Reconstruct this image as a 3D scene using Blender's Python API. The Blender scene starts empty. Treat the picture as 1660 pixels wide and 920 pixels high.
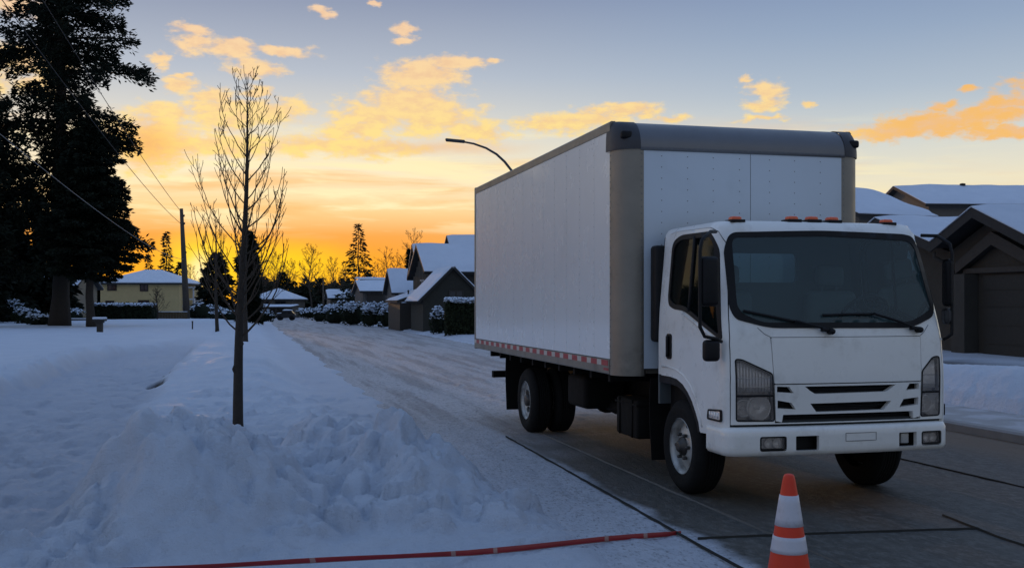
import bpy, bmesh, math, random
import numpy as np
from mathutils import Vector, Matrix, noise as mnoise
from mathutils.geometry import delaunay_2d_cdt

R = math.radians
SC = bpy.context.scene
COL = SC.collection
TH = R(14.43)                      # the street runs 14.43 degrees left of the viewing direction
CT, ST = math.cos(TH), math.sin(TH)
CAM_H = 1.56
FPX = 1690.0

# ------------------------------------------------------------------ camera
cam_d = bpy.data.cameras.new('camera')
cam = bpy.data.objects.new('camera', cam_d)
COL.objects.link(cam)
cam.location = (0, 0, CAM_H)
cam.rotation_euler = (R(90), 0, 0)
cam_d.sensor_width = 36
cam_d.lens = FPX / 1660 * 36
cam_d.shift_y = 30 / 1660
cam_d.clip_start = 0.1
cam_d.clip_end = 6000
SC.camera = cam

SC.view_settings.view_transform = 'Standard'
SC.view_settings.look = 'None'
SC.view_settings.exposure = 0.0
SC.view_settings.gamma = 1.0
SC.view_settings.use_curve_mapping = False


def lin(r, g, b):
    f = lambda c: (c / 255 / 12.92) if c / 255 <= .04045 else ((c / 255 + .055) / 1.055) ** 2.4
    return (f(r), f(g), f(b), 1)


# ------------------------------------------------------------------ node helpers
class NT:
    def __init__(self, tree):
        self.t = tree
        self.n = tree.nodes
        self.l = tree.links

    def new(self, kind, **kw):
        nd = self.n.new(kind)
        for k, v in kw.items():
            setattr(nd, k, v)
        return nd

    def put(self, sock, val):
        if val is None:
            return
        if isinstance(val, bpy.types.NodeSocket):
            self.l.new(val, sock)
        else:
            sock.default_value = val

    def math(self, op, a, b=None, c=None, clamp=False):
        nd = self.new('ShaderNodeMath', operation=op, use_clamp=clamp)
        for i, v in enumerate((a, b, c)):
            self.put(nd.inputs[i], v)
        return nd.outputs[0]

    def vmath(self, op, a, b=None, c=None):
        nd = self.new('ShaderNodeVectorMath', operation=op)
        for i, v in enumerate((a, b, c)):
            self.put(nd.inputs[i], v)
        return nd.outputs['Value'] if op in ('LENGTH', 'DOT_PRODUCT', 'DISTANCE') else nd.outputs[0]

    def mix(self, f, a, b, blend='MIX'):
        nd = self.new('ShaderNodeMix', data_type='RGBA', blend_type=blend)
        self.put(nd.inputs[0], f)
        self.put(nd.inputs[6], a)
        self.put(nd.inputs[7], b)
        return nd.outputs[2]

    def step(self, v, a, b, lo=0.0, hi=1.0):
        nd = self.new('ShaderNodeMapRange', interpolation_type='SMOOTHSTEP')
        for i, q in enumerate((v, a, b, lo, hi)):
            self.put(nd.inputs[i], q)
        return nd.outputs[0]

    def ramp(self, v, stops, interp='LINEAR'):
        nd = self.new('ShaderNodeValToRGB')
        cr = nd.color_ramp
        cr.interpolation = interp
        while len(cr.elements) < len(stops):
            cr.elements.new(0.5)
        for e, (p, c) in zip(cr.elements, stops):
            e.position = p
            e.color = c
        self.put(nd.inputs[0], v)
        return nd.outputs[0]

    def noise(self, vec, scale, detail=4, rough=.55, dist=0, out=0):
        nd = self.new('ShaderNodeTexNoise')
        self.put(nd.inputs['Vector'], vec)
        nd.inputs['Scale'].default_value = scale
        nd.inputs['Detail'].default_value = detail
        nd.inputs['Roughness'].default_value = rough
        nd.inputs['Distortion'].default_value = dist
        return nd.outputs[out]


# ------------------------------------------------------------------ world: dusk sky with lit clouds
SUN_AZ, SUN_EL = -17.0, 2.2         # degrees, azimuth from the viewing direction
world = bpy.data.worlds.new('World')
SC.world = world
world.use_nodes = True
w = NT(world.node_tree)
w.n.clear()
gen = w.new('ShaderNodeTexCoord').outputs['Generated']
sep = w.new('ShaderNodeSeparateXYZ')
w.l.new(gen, sep.inputs[0])
az = w.math('DEGREES', w.math('ARCTAN2', sep.outputs[0], sep.outputs[1]))
el = w.math('DEGREES', w.math('ARCSINE', sep.outputs[2]))
elp = w.math('MAXIMUM', el, 0.0)
ecoord = w.math('POWER', w.math('DIVIDE', elp, 90.0), 0.5)      # more room near the horizon
P = lambda e: (e / 90) ** .5
left = w.ramp(ecoord, [(0, lin(255, 176, 40)), (P(2.2), lin(250, 158, 42)), (P(3.6), lin(246, 164, 74)), (P(5.0), lin(251, 212, 150)),
                       (P(6.8), lin(251, 234, 196)), (P(9.3), lin(222, 219, 208)), (P(12.2), lin(180, 190, 204)), (P(16.5), lin(136, 149, 176)),
                       (P(24), lin(152, 172, 204)), (P(42), lin(148, 174, 212)), (P(65), lin(132, 162, 210)), (1, lin(124, 156, 206))])
right = w.ramp(ecoord, [(0, lin(235, 195, 130)), (P(2.5), lin(242, 212, 152)), (P(4.5), lin(243, 226, 180)), (P(6.3), lin(236, 227, 200)),
                        (P(8.5), lin(210, 214, 210)), (P(11), lin(175, 189, 204)), (P(14), lin(148, 167, 193)), (P(16.5), lin(130, 150, 183)),
                        (P(24), lin(152, 172, 204)), (P(42), lin(148, 174, 212)), (P(65), lin(132, 162, 210)), (1, lin(124, 156, 206))])
front = w.mix(w.step(az, -8.0, 20.0), left, right)
back = w.ramp(ecoord, [(0, lin(120, 128, 146)), (P(5), lin(146, 153, 164)), (P(16), lin(164, 171, 178)), (P(28), lin(136, 152, 178)),
                       (P(46), lin(112, 140, 186)), (1, lin(124, 156, 206))])
dsun = w.math('ABSOLUTE', w.math('SUBTRACT', az, SUN_AZ))
dsun = w.math('MINIMUM', dsun, w.math('SUBTRACT', 360.0, dsun))
sky = w.mix(w.step(dsun, 60.0, 135.0), front, back)

# horizontal streaks in the low sunset band
azel = w.new('ShaderNodeCombineXYZ')
w.l.new(az, azel.inputs[0])
w.l.new(el, azel.inputs[1])
ae = azel.outputs[0]
st_v = w.vmath('MULTIPLY', ae, (0.055, 0.62, 0))
s1 = w.noise(st_v, 1.0, 5, .55, .6)
s2 = w.noise(w.vmath('MULTIPLY_ADD', ae, (0.09, 0.9, 0), (7, 3, 0)), 1.0, 5, .6, .4)
band = w.math('MULTIPLY', w.step(el, 3.0, 5.2), w.step(el, 10.5, 7.2))
band = w.math('MULTIPLY', band, w.step(dsun, 48.0, 22.0))
sky = w.mix(w.math('MULTIPLY', w.math('MULTIPLY', w.step(s1, .48, .66), band), .8), sky, lin(245, 190, 120))
sky = w.mix(w.math('MULTIPLY', w.math('MULTIPLY', w.step(s2, .47, .63), band), .9), sky, lin(255, 240, 190))

# cumulus wisps: (u, v, half width, half height) measured on the photo, turned into azimuth and elevation
CL = [(312, 46, 26, 11), (316, 72, 32, 17), (380, 82, 40, 18), (462, 82, 46, 9), (412, 112, 42, 12), (258, 97, 18, 8),
      (288, 138, 24, 11), (292, 122, 12, 6), (272, 181, 42, 16), (345, 156, 34, 13), (380, 186, 80, 28), (445, 180, 58, 18),
      (420, 148, 30, 10), (655, 45, 26, 7), (655, 63, 18, 8), (523, 17, 18, 8), (616, 6, 10, 6), (735, 102, 52, 14), (690, 122, 70, 24),
      (660, 165, 70, 30), (700, 188, 78, 36), (605, 192, 66, 26), (770, 212, 56, 22), (793, 100, 10, 7), (575, 212, 60, 20),
      (250, 225, 70, 46), (330, 235, 140, 18), (560, 238, 140, 15), (900, 203, 70, 18), (1020, 181, 50, 13), (960, 194, 60, 12), (1090, 190, 30, 8),
      (1245, 148, 26, 18), (1235, 168, 30, 10), (1232, 194, 44, 7), (1210, 131, 12, 5), (1315, 165, 14, 5),
      (1450, 210, 80, 13), (1520, 198, 84, 20), (1605, 184, 70, 19), (1645, 164, 50, 13), (1640, 213, 70, 9),
      (1525, 168, 20, 8), (1570, 145, 13, 6), (1720, 150, 80, 22), (40, 100, 60, 20), (20, 10, 50, 14), (60, 140, 40, 14), (-90, 130, 90, 26)]
wn = w.new('ShaderNodeTexNoise')
w.l.new(w.vmath('MULTIPLY', ae, (.55, 1.1, 0)), wn.inputs['Vector'])
wn.inputs['Scale'].default_value = 1.0
wn.inputs['Detail'].default_value = 6
wn.inputs['Roughness'].default_value = .54
warp = w.vmath('MULTIPLY', w.vmath('SUBTRACT', wn.outputs['Color'], (.5, .5, .5)), (2.3, 1.5, 0))
aw = w.vmath('ADD', ae, warp)
dmin = None
for (u, v, ru, rv) in CL:
    a0 = math.degrees(math.atan((u - 830) / FPX))
    e0 = math.degrees(math.atan((490 - v) / math.hypot(FPX, u - 830)))
    k = 1690 * math.pi / 180
    ia, ie = k / ru, k / rv
    q = w.vmath('LENGTH', w.vmath('MULTIPLY_ADD', aw, (ia, ie, 0), (-a0 * ia, -e0 * ie, 0)))
    dmin = q if dmin is None else w.math('MINIMUM', dmin, q)
frag = w.noise(w.vmath('MULTIPLY', ae, (.9, 1.9, 0)), 1.0, 7, .61)
dens = w.math('SUBTRACT', dmin, w.math('MULTIPLY', w.math('SUBTRACT', frag, .5), 2.3))
cl = w.step(dens, 1.38, .50)
ccol = w.ramp(w.math('DIVIDE', el, 18.0), [(.38, lin(255, 222, 130)), (.52, lin(255, 224, 140)), (.62, lin(254, 218, 152)), (.8, lin(250, 212, 168)), (1, lin(246, 210, 176))])
ccol = w.mix(w.step(az, 14.0, 21.0), ccol, lin(248, 188, 100))
ccol = w.mix(w.math('MULTIPLY', w.step(frag, .62, .36), .55), ccol, lin(236, 190, 150))
sky = w.mix(w.math('MULTIPLY', cl, .93), sky, ccol)
# the orange bank low on the left, and the glow round the setting sun
for (u, v, ru, rv, c, k) in ((235, 235, 80, 50, lin(244, 172, 84), .6), (720, 240, 170, 16, lin(238, 192, 146), .6), (400, 440, 330, 62, lin(255, 186, 40), .7), (330, 428, 84, 66, lin(255, 226, 60), 1.0), (326, 440, 30, 36, lin(255, 252, 205), 1.0),
                             (445, 430, 165, 52, lin(255, 208, 34), 1.0)):
    a0 = math.degrees(math.atan((u - 830) / FPX))
    e0 = math.degrees(math.atan((490 - v) / math.hypot(FPX, u - 830)))
    kk = 1690 * math.pi / 180
    q = w.vmath('LENGTH', w.vmath('MULTIPLY_ADD', w.vmath('ADD', ae, w.vmath('MULTIPLY', warp, (.4, .4, 0))), (kk / ru, kk / rv, 0), (-a0 * kk / ru, -e0 * kk / rv, 0)))
    sky = w.mix(w.math('MULTIPLY', w.step(q, 1.1, .0), k), sky, c)
sky = w.mix(w.step(el, 0.0, -3.0), sky, lin(70, 75, 90))
nish = w.new('ShaderNodeTexSky', sky_type='NISHITA')
nish.sun_disc = False
nish.sun_elevation = R(SUN_EL)
nish.sun_rotation = R(SUN_AZ)
bg1 = w.new('ShaderNodeBackground')
w.l.new(sky, bg1.inputs[0])
SKY_STRENGTH = 1.0
bg1.inputs[1].default_value = SKY_STRENGTH
bg2 = w.new('ShaderNodeBackground')
w.l.new(nish.outputs[0], bg2.inputs[0])
bg2.inputs[1].default_value = 0.004
add = w.new('ShaderNodeAddShader')
w.l.new(bg1.outputs[0], add.inputs[0])
w.l.new(bg2.outputs[0], add.inputs[1])
wo = w.new('ShaderNodeOutputWorld')
w.l.new(add.outputs[0], wo.inputs[0])

# the sun, almost on the horizon
sd = bpy.data.lights.new('sun', 'SUN')
sd.energy = 0.9
sd.angle = R(0.6)
sd.color = (1.0, .55, .22)
sun = bpy.data.objects.new('sun', sd)
COL.objects.link(sun)
d_sun = Vector((math.sin(R(SUN_AZ)) * math.cos(R(SUN_EL)), math.cos(R(SUN_AZ)) * math.cos(R(SUN_EL)), math.sin(R(SUN_EL))))
sun.rotation_euler = d_sun.to_track_quat('Z', 'Y').to_euler()
sun.location = (-20, 60, 20)

# ------------------------------------------------------------------ materials
MATS = {}


def mat(name, col, rough=.6, metal=0.0, spec=.5, coat=0.0, var=.12, vscale=6.0, bump=0.0, bscale=30.0, col2=None, c2scale=2.0, c2lo=.45, c2hi=.62, rvar=.25):
    """procedural paint-like material: base colour broken up by noise, optional second colour in patches, optional bump"""
    if name in MATS:
        return MATS[name]
    m = bpy.data.materials.new(name)
    m.use_nodes = True
    t = NT(m.node_tree)
    b = t.n['Principled BSDF']
    o = t.new('ShaderNodeTexCoord').outputs['Object']
    c = (*col, 1)
    n = t.noise(o, vscale, 5, .6)
    base = t.mix(n, tuple(x * (1 - var) for x in col) + (1,), tuple(min(1, x * (1 + var)) for x in col) + (1,))
    if col2:
        base = t.mix(t.step(t.noise(o, c2scale, 6, .62), c2lo, c2hi), base, (*col2, 1))
    t.l.new(base, b.inputs['Base Color'])
    rr = t.math('MULTIPLY_ADD', t.noise(o, vscale * 2.3, 4), rvar, rough - rvar / 2, clamp=True)
    t.l.new(rr, b.inputs['Roughness'])
    b.inputs['Metallic'].default_value = metal
    b.inputs['Specular IOR Level'].default_value = spec
    b.inputs['Coat Weight'].default_value = coat
    b.inputs['Coat Roughness'].default_value = .08
    if bump:
        bn = t.new('ShaderNodeBump')
        bn.inputs['Strength'].default_value = bump
        bn.inputs['Distance'].default_value = .02
        t.l.new(t.noise(o, bscale, 6, .65), bn.inputs['Height'])
        t.l.new(bn.outputs[0], b.inputs['Normal'])
    MATS[name] = m
    return m


def glass_mat(name, tint, alpha, rough=.02, ior=1.5, body=(.12, .21, .23)):
    """thin pane: tinted see-through plus a clear reflection"""
    m = bpy.data.materials.new(name)
    m.use_nodes = True
    t = NT(m.node_tree)
    t.n.clear()
    tr = t.new('ShaderNodeBsdfTransparent')
    tr.inputs[0].default_value = (*tint, 1)
    df = t.new('ShaderNodeBsdfDiffuse')
    df.inputs[0].default_value = (*body, 1)
    mx0 = t.new('ShaderNodeMixShader')
    mx0.inputs[0].default_value = alpha
    t.l.new(tr.outputs[0], mx0.inputs[1])
    t.l.new(df.outputs[0], mx0.inputs[2])
    gl = t.new('ShaderNodeBsdfGlossy')
    gl.inputs['Roughness'].default_value = rough
    fr = t.new('ShaderNodeFresnel')
    fr.inputs[0].default_value = ior
    mx = t.new('ShaderNodeMixShader')
    t.l.new(fr.outputs[0], mx.inputs[0])
    t.l.new(mx0.outputs[0], mx.inputs[1])
    t.l.new(gl.outputs[0], mx.inputs[2])
    out = t.new('ShaderNodeOutputMaterial')
    t.l.new(mx.outputs[0], out.inputs[0])
    return m


def snow_mat(name='fresh_snow', ground=False):
    m = bpy.data.materials.new(name)
    m.use_nodes = True
    t = NT(m.node_tree)
    b = t.n['Principled BSDF']
    o = t.new('ShaderNodeTexCoord').outputs['Object']
    fresh = t.mix(t.noise(o, 1.3, 5), (.60, .67, .78, 1), (.76, .82, .91, 1))  # the blue of snow in shade is mixed into the base colour
    if ground:
        a = t.new('ShaderNodeVertexColor', layer_name='packed').outputs[0]
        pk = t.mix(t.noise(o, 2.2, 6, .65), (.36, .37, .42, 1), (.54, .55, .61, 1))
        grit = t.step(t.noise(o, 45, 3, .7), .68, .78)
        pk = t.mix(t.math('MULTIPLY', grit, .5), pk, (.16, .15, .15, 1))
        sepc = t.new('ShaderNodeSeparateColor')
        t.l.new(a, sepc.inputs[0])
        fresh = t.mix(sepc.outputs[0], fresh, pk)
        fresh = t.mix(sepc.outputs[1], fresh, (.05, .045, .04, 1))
    t.l.new(fresh, b.inputs['Base Color'])
    b.inputs['Roughness'].default_value = .62
    b.inputs['Specular IOR Level'].default_value = .25
    h = t.math('ADD', t.math('MULTIPLY', t.noise(o, 17, 9, .72), .75), t.math('MULTIPLY', t.noise(o, 80, 4, .7), .22))
    bn = t.new('ShaderNodeBump')
    bn.inputs['Strength'].default_value = 1.0
    bn.inputs['Distance'].default_value = .075
    t.l.new(h, bn.inputs['Height'])
    t.l.new(bn.outputs[0], b.inputs['Normal'])
    return m


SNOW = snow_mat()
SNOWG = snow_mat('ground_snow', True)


def leaf_mat(name, c1, c2):
    m = bpy.data.materials.new(name)
    m.use_nodes = True
    t = NT(m.node_tree)
    b = t.n['Principled BSDF']
    o = t.new('ShaderNodeTexCoord').outputs['Object']
    n = t.noise(o, .9, 4)
    n2 = t.new('ShaderNodeNewGeometry').outputs['Random Per Island']
    c = t.mix(t.math('MULTIPLY_ADD', n2, .5, t.math('MULTIPLY', n, .5)), (*c1, 1), (*c2, 1))
    t.l.new(c, b.inputs['Base Color'])
    b.inputs['Roughness'].default_value = .75
    b.inputs['Specular IOR Level'].default_value = .15
    return m


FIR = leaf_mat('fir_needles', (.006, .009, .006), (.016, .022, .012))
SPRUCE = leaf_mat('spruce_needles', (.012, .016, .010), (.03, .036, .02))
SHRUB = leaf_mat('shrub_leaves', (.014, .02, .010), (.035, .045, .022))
BARK = mat('bark', (.034, .026, .019), .9, var=.35, vscale=9, bump=.8, bscale=40)
TWIG = mat('twig_bark', (.045, .030, .018), .85, var=.3, vscale=20)
PAINT = mat('white_cab_paint', (.80, .79, .745), .3, coat=.35, var=.04, vscale=3, col2=(.62, .605, .56), c2scale=5.5, c2lo=.50, c2hi=.80)
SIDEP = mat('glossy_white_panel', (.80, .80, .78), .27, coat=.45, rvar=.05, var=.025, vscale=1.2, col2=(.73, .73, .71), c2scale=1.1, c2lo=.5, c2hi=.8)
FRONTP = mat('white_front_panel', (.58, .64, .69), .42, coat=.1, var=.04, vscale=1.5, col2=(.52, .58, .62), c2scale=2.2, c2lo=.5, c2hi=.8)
ALU = mat('dull_aluminium', (.24, .215, .175), .45, metal=.35, var=.2, vscale=4, col2=(.15, .132, .105), c2scale=3, c2lo=.5, c2hi=.75)
NOSE = mat('brushed_nose_metal', (.17, .17, .175), .40, metal=.45, var=.12, vscale=3)
DARKCAP = mat('dark_cast_corner', (.035, .035, .04), .5, var=.2)
BLACK = mat('black_plastic', (.007, .007, .008), .55, var=.2, spec=.25)
BLACKM = mat('black_chassis', (.007, .0065, .006), .8, var=.3, spec=.2)
RUBBER = mat('tyre_rubber', (.011, .011, .011), .85, spec=.2, var=.25, vscale=14, bump=.3, bscale=60)
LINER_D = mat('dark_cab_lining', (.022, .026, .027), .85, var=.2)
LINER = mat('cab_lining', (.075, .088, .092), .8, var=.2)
SEATM = mat('seat_fabric', (.11, .13, .14), .85, var=.2)
RIM = mat('grey_wheel_metal', (.48, .48, .46), .45, metal=.35, var=.15, vscale=9, col2=(.26, .25, .23), c2scale=7, c2lo=.52, c2hi=.72)
BOWL = mat('lamp_bowl', (.62, .58, .55), .3, metal=.25, var=.3, vscale=16, col2=(.22, .19, .17), c2scale=12, c2lo=.5, c2hi=.68, bump=.6, bscale=26)
CHROME = mat('reflector_chrome', (.92, .88, .85), .22, metal=.4, var=.15, vscale=14, bump=.5, bscale=22)
AMBER = mat('amber_lens', (.75, .10, .015), .3, coat=.5, var=.1)
REDLENS = mat('red_lens', (.45, .03, .015), .35, var=.15)
TAPE_R = mat('red_reflective_tape', (.36, .028, .02), .4, var=.25, vscale=14)
TAPE_W = mat('pale_reflective_tape', (.5, .46, .40), .4, var=.2, vscale=14)
RIVET = mat('stained_rivet', (.17, .165, .16), .6, var=.3)
SEAM = mat('seam_sealant', (.18, .18, .18), .8)
GLASS = glass_mat('windscreen_glass', (.72, .90, .92), .19)
GLASS_D = glass_mat('door_glass', (.10, .13, .12), .02, .03, 1.15)
GLASS_L = glass_mat('lamp_glass', (.90, .88, .87), .12, .05, 1.5, (.62, .58, .56))
CONE_R = mat('orange_cone_plastic', (.64, .034, .006), .5, var=.12, vscale=10, col2=(.42, .04, .012), c2scale=9, c2lo=.6, c2hi=.8)
CONE_W = mat("white_cone_sleeve", (.52, .52, .56), .4, var=.12, vscale=18, col2=(.36, .35, .36), c2scale=11, c2lo=.55, c2hi=.78)
STEELG = mat('galvanised_steel', (.07, .07, .072), .5, metal=.6, var=.2)
WOODP = mat('weathered_pole_wood', (.085, .07, .055), .9, var=.3, vscale=5, bump=.5)
WIRE = mat('cable_black', (.008, .008, .008), .8)
WIREL = mat('cable_grey', (.17, .165, .155), .6)


# ------------------------------------------------------------------ mesh helpers
class MB:
    def __init__(self):
        self.v, self.f, self.m, self.s = [], [], [], []

    def add(self, vs, fs, mi=0, smooth=False):
        o = len(self.v)
        self.v.extend(tuple(p) for p in vs)
        for f in fs:
            self.f.append(tuple(i + o for i in f))
            self.m.append(mi)
            self.s.append(smooth)
        return self

    def box(self, lo, hi, mi=0, M=None, ch=0.0):
        (a, b, c), (d, e, f) = lo, hi
        if ch:
            return self.rbox(lo, hi, ch, mi, M)
        vs = [(a, b, c), (d, b, c), (d, e, c), (a, e, c), (a, b, f), (d, b, f), (d, e, f), (a, e, f)]
        if M:
            vs = [M @ Vector(p) for p in vs]
        return self.add(vs, [(3, 2, 1, 0), (4, 5, 6, 7), (0, 1, 5, 4), (1, 2, 6, 5), (2, 3, 7, 6), (3, 0, 4, 7)], mi)

    def rbox(self, lo, hi, r, mi=0, M=None):
        bm = bmesh.new()
        bmesh.ops.create_cube(bm, size=1)
        for vv in bm.verts:
            vv.co = Vector([(lo[i] + hi[i]) / 2 + vv.co[i] * (hi[i] - lo[i]) for i in range(3)])
        bmesh.ops.bevel(bm, geom=bm.edges[:], offset=r, segments=3, affect='EDGES', profile=.5)
        bm.verts.index_update()
        vs = [(M @ x.co if M else x.co.copy()) for x in bm.verts]
        fs = [[x.index for x in f.verts] for f in bm.faces]
        bm.free()
        return self.add(vs, fs, mi, True)

    def prism(self, poly, fmap, d0, d1, mi=0, smooth=False):
        """poly (p,q) extruded from d0 to d1; fmap(p,q,d) -> xyz"""
        n = len(poly)
        vs = [fmap(p, q, d0) for p, q in poly] + [fmap(p, q, d1) for p, q in poly]
        self.add(vs, [tuple(range(n))[::-1], tuple(range(n, 2 * n))], mi)
        self.add(vs, [(i, (i + 1) % n, n + (i + 1) % n, n + i) for i in range(n)], mi, smooth)
        return self

    def tube(self, pts, rad, sides=6, mi=0, cap=True):
        pts = [Vector(p) for p in pts]
        n = len(pts)
        if not hasattr(rad, '__len__'):
            rad = [rad] * n
        vs, fs = [], []
        ref = None
        for i, p in enumerate(pts):
            d = (pts[min(i + 1, n - 1)] - pts[max(i - 1, 0)])
            d = d.normalized() if d.length > 1e-9 else Vector((0, 0, 1))
            if ref is None:
                ref = d.orthogonal().normalized()
            ref = (ref - d * ref.dot(d))
            ref = ref.normalized() if ref.length > 1e-6 else d.orthogonal().normalized()
            b = d.cross(ref)
            for k in range(sides):
                a = 2 * math.pi * k / sides
                vs.append(p + (ref * math.cos(a) + b * math.sin(a)) * rad[i])
        for i in range(n - 1):
            for k in range(sides):
                k2 = (k + 1) % sides
                fs.append((i * sides + k, i * sides + k2, (i + 1) * sides + k2, (i + 1) * sides + k))
        if cap:
            fs.append(tuple(range(sides))[::-1])
            fs.append(tuple((n - 1) * sides + k for k in range(sides)))
        return self.add(vs, fs, mi, True)

    def lathe(self, prof, axis='z', n=32, c=(0, 0, 0), mi=0, smooth=True, mis=None):
        """prof: (radius, height) list turned about an axis through c"""
        c = Vector(c)
        vs = []
        for r, h in prof:
            for k in range(n):
                a = 2 * math.pi * k / n
                p, q = r * math.cos(a), r * math.sin(a)
                vs.append(c + Vector({'z': (p, q, h), 'x': (h, p, q), 'y': (p, h, q)}[axis]))
        o = len(self.v)
        self.v.extend(tuple(p) for p in vs)
        for i in range(len(prof) - 1):
            for k in range(n):
                k2 = (k + 1) % n
                self.f.append((o + i * n + k, o + i * n + k2, o + (i + 1) * n + k2, o + (i + 1) * n + k))
                self.m.append(mis[i] if mis else mi)
                self.s.append(smooth)
        return self

    def build(self, name, mats, parent=None, bevel=0.0):
        me = bpy.data.meshes.new(name)
        me.from_pydata(self.v, [], self.f)
        for m_ in (mats if isinstance(mats, (list, tuple)) else [mats]):
            me.materials.append(m_)
        me.polygons.foreach_set('material_index', self.m)
        me.polygons.foreach_set('use_smooth', self.s)
        me.update()
        o = bpy.data.objects.new(name, me)
        COL.objects.link(o)
        if parent:
            o.parent = parent
        if bevel:
            bv = o.modifiers.new('bevel', 'BEVEL')
            bv.width = bevel
            bv.segments = 2
            bv.limit_method = 'ANGLE'
        return o


def tag(o, label, cat, group=None):
    o['label'] = label
    o['category'] = cat
    if group:
        o['group'] = group
    return o


def structure(o):
    o['kind'] = 'structure'
    return o


def thing(name, label, cat, loc=(0, 0, 0), rz=0.0, group=None):
    o = bpy.data.objects.new(name, None)
    COL.objects.link(o)
    o.empty_display_size = .3
    o.location = loc
    o.rotation_euler = (0, 0, rz)
    return tag(o, label, cat, group)


def dup(root, loc, rz=0.0, scale=1.0, label=None, group=None):
    r = root.copy()
    COL.objects.link(r)
    r.location = loc
    r.rotation_euler = (0, 0, rz)
    r.scale = (scale,) * 3 if not hasattr(scale, '__len__') else scale
    if label:
        r['label'] = label
    if group:
        r['group'] = group
    for ch in root.children:
        c = ch.copy()
        COL.objects.link(c)
        c.parent = r
        for g in ch.children:
            d = g.copy()
            COL.objects.link(d)
            d.parent = c
    return r


def at(u, v, d):
    """a point seen at photo position (u, v), d metres deep"""
    return Vector(((u - 830) / FPX * d, d, CAM_H - (v - 490) / FPX * d))


def street(s, t, z=0.0):
    """street coordinates (s across, t along) to world"""
    return Vector((s * CT - t * ST, s * ST + t * CT, z))


def inside(p, poly):
    x, y = p
    c = False
    n = len(poly)
    for i in range(n):
        (x0, y0), (x1, y1) = poly[i], poly[i - 1]
        if (y0 > y) != (y1 > y) and x < (x1 - x0) * (y - y0) / (y1 - y0) + x0:
            c = not c
    return c


def seg_dist(p, a, b):
    ax, ay = a
    bx, by = b
    dx, dy = bx - ax, by - ay
    L = dx * dx + dy * dy
    t = 0 if L == 0 else max(0, min(1, ((p[0] - ax) * dx + (p[1] - ay) * dy) / L))
    return math.hypot(p[0] - ax - t * dx, p[1] - ay - t * dy)


def dens_poly(poly, step):
    out = []
    for i, p in enumerate(poly):
        q = poly[(i + 1) % len(poly)]
        n = max(1, int(math.hypot(q[0] - p[0], q[1] - p[1]) / step))
        for k in range(n):
            out.append((p[0] + (q[0] - p[0]) * k / n, p[1] + (q[1] - p[1]) * k / n))
    return out


def round_poly(poly, r, n=5):
    """round the corners of a polygon; r a number or one radius per corner"""
    out = []
    N = len(poly)
    for i in range(N):
        p = Vector(poly[i]); a = Vector(poly[i - 1]); b = Vector(poly[(i + 1) % N])
        ri = r[i] if hasattr(r, '__len__') else r
        if ri <= 0:
            out.append(tuple(p))
            continue
        da, db = (a - p), (b - p)
        k = min(ri, da.length * .45, db.length * .45)
        p0, p1 = p + da.normalized() * k, p + db.normalized() * k
        for j in range(n + 1):
            t = j / n
            q = p0 * (1 - t) ** 2 + p * 2 * t * (1 - t) + p1 * t * t
            out.append((q.x, q.y))
    return out


def sheet(mb, outer, holes, fmap, spacing=.05, off=0.0, thick=.02, mi=0, flip=False, side=True):
    """skin a 2D outline (with holes) over a curved surface fmap(a, q, offset)"""
    loops = [outer] + list(holes)
    pts, edges = [], []
    for lp in loops:
        o = len(pts)
        pts.extend(lp)
        edges.extend((o + i, o + (i + 1) % len(lp)) for i in range(len(lp)))
    xs = [p[0] for p in outer]
    ys = [p[1] for p in outer]
    segs = [(lp[i], lp[(i + 1) % len(lp)]) for lp in loops for i in range(len(lp))]
    x = min(xs) + spacing * .5
    grid = []
    while x < max(xs):
        y = min(ys) + spacing * .5
        while y < max(ys):
            p = (x, y)
            if inside(p, outer) and not any(inside(p, h) for h in holes) and min(seg_dist(p, a, b) for a, b in segs) > spacing * .4:
                grid.append(p)
            y += spacing
        x += spacing
    allp = [Vector(p) for p in pts + grid]
    vo, eo, fo, _, _, _ = delaunay_2d_cdt(allp, edges, [], 0, 1e-6)
    fs = []
    for f in fo:
        c = (sum(vo[i].x for i in f) / len(f), sum(vo[i].y for i in f) / len(f))
        if inside(c, outer) and not any(inside(c, h) for h in holes):
            fs.append(tuple(f) if not flip else tuple(f)[::-1])
    top = [fmap(p.x, p.y, off) for p in vo]
    mb.add(top, fs, mi, True)
    if side and thick:
        cnt = {}
        for f in fs:
            for i in range(len(f)):
                e = (f[i], f[(i + 1) % len(f)])
                k = tuple(sorted(e))
                cnt.setdefault(k, []).append(e)
        vs, qs = [], []
        for k, es in cnt.items():
            if len(es) == 1:
                a, b = es[0]
                o = len(vs)
                vs += [top[a], top[b], fmap(vo[b].x, vo[b].y, off - thick), fmap(vo[a].x, vo[a].y, off - thick)]
                qs.append((o + 1, o, o + 3, o + 2))
        mb.add(vs, qs, mi, False)
    return mb


def sstep(a, b, x):
    t = np.clip((x - a) / (b - a), 0, 1)
    return t * t * (3 - 2 * t)


# value noise on numpy arrays
_rng = np.random.RandomState(7)
_tab = _rng.rand(512, 512)


def vnoise(x, y):
    xi = np.floor(x).astype(int); yi = np.floor(y).astype(int)
    fx = x - xi; fy = y - yi
    fx = fx * fx * fx * (fx * (fx * 6 - 15) + 10); fy = fy * fy * fy * (fy * (fy * 6 - 15) + 10)
    g = lambda a, b: _tab[a % 512, b % 512]
    return (g(xi, yi) * (1 - fx) + g(xi + 1, yi) * fx) * (1 - fy) + (g(xi, yi + 1) * (1 - fx) + g(xi + 1, yi + 1) * fx) * fy


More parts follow.
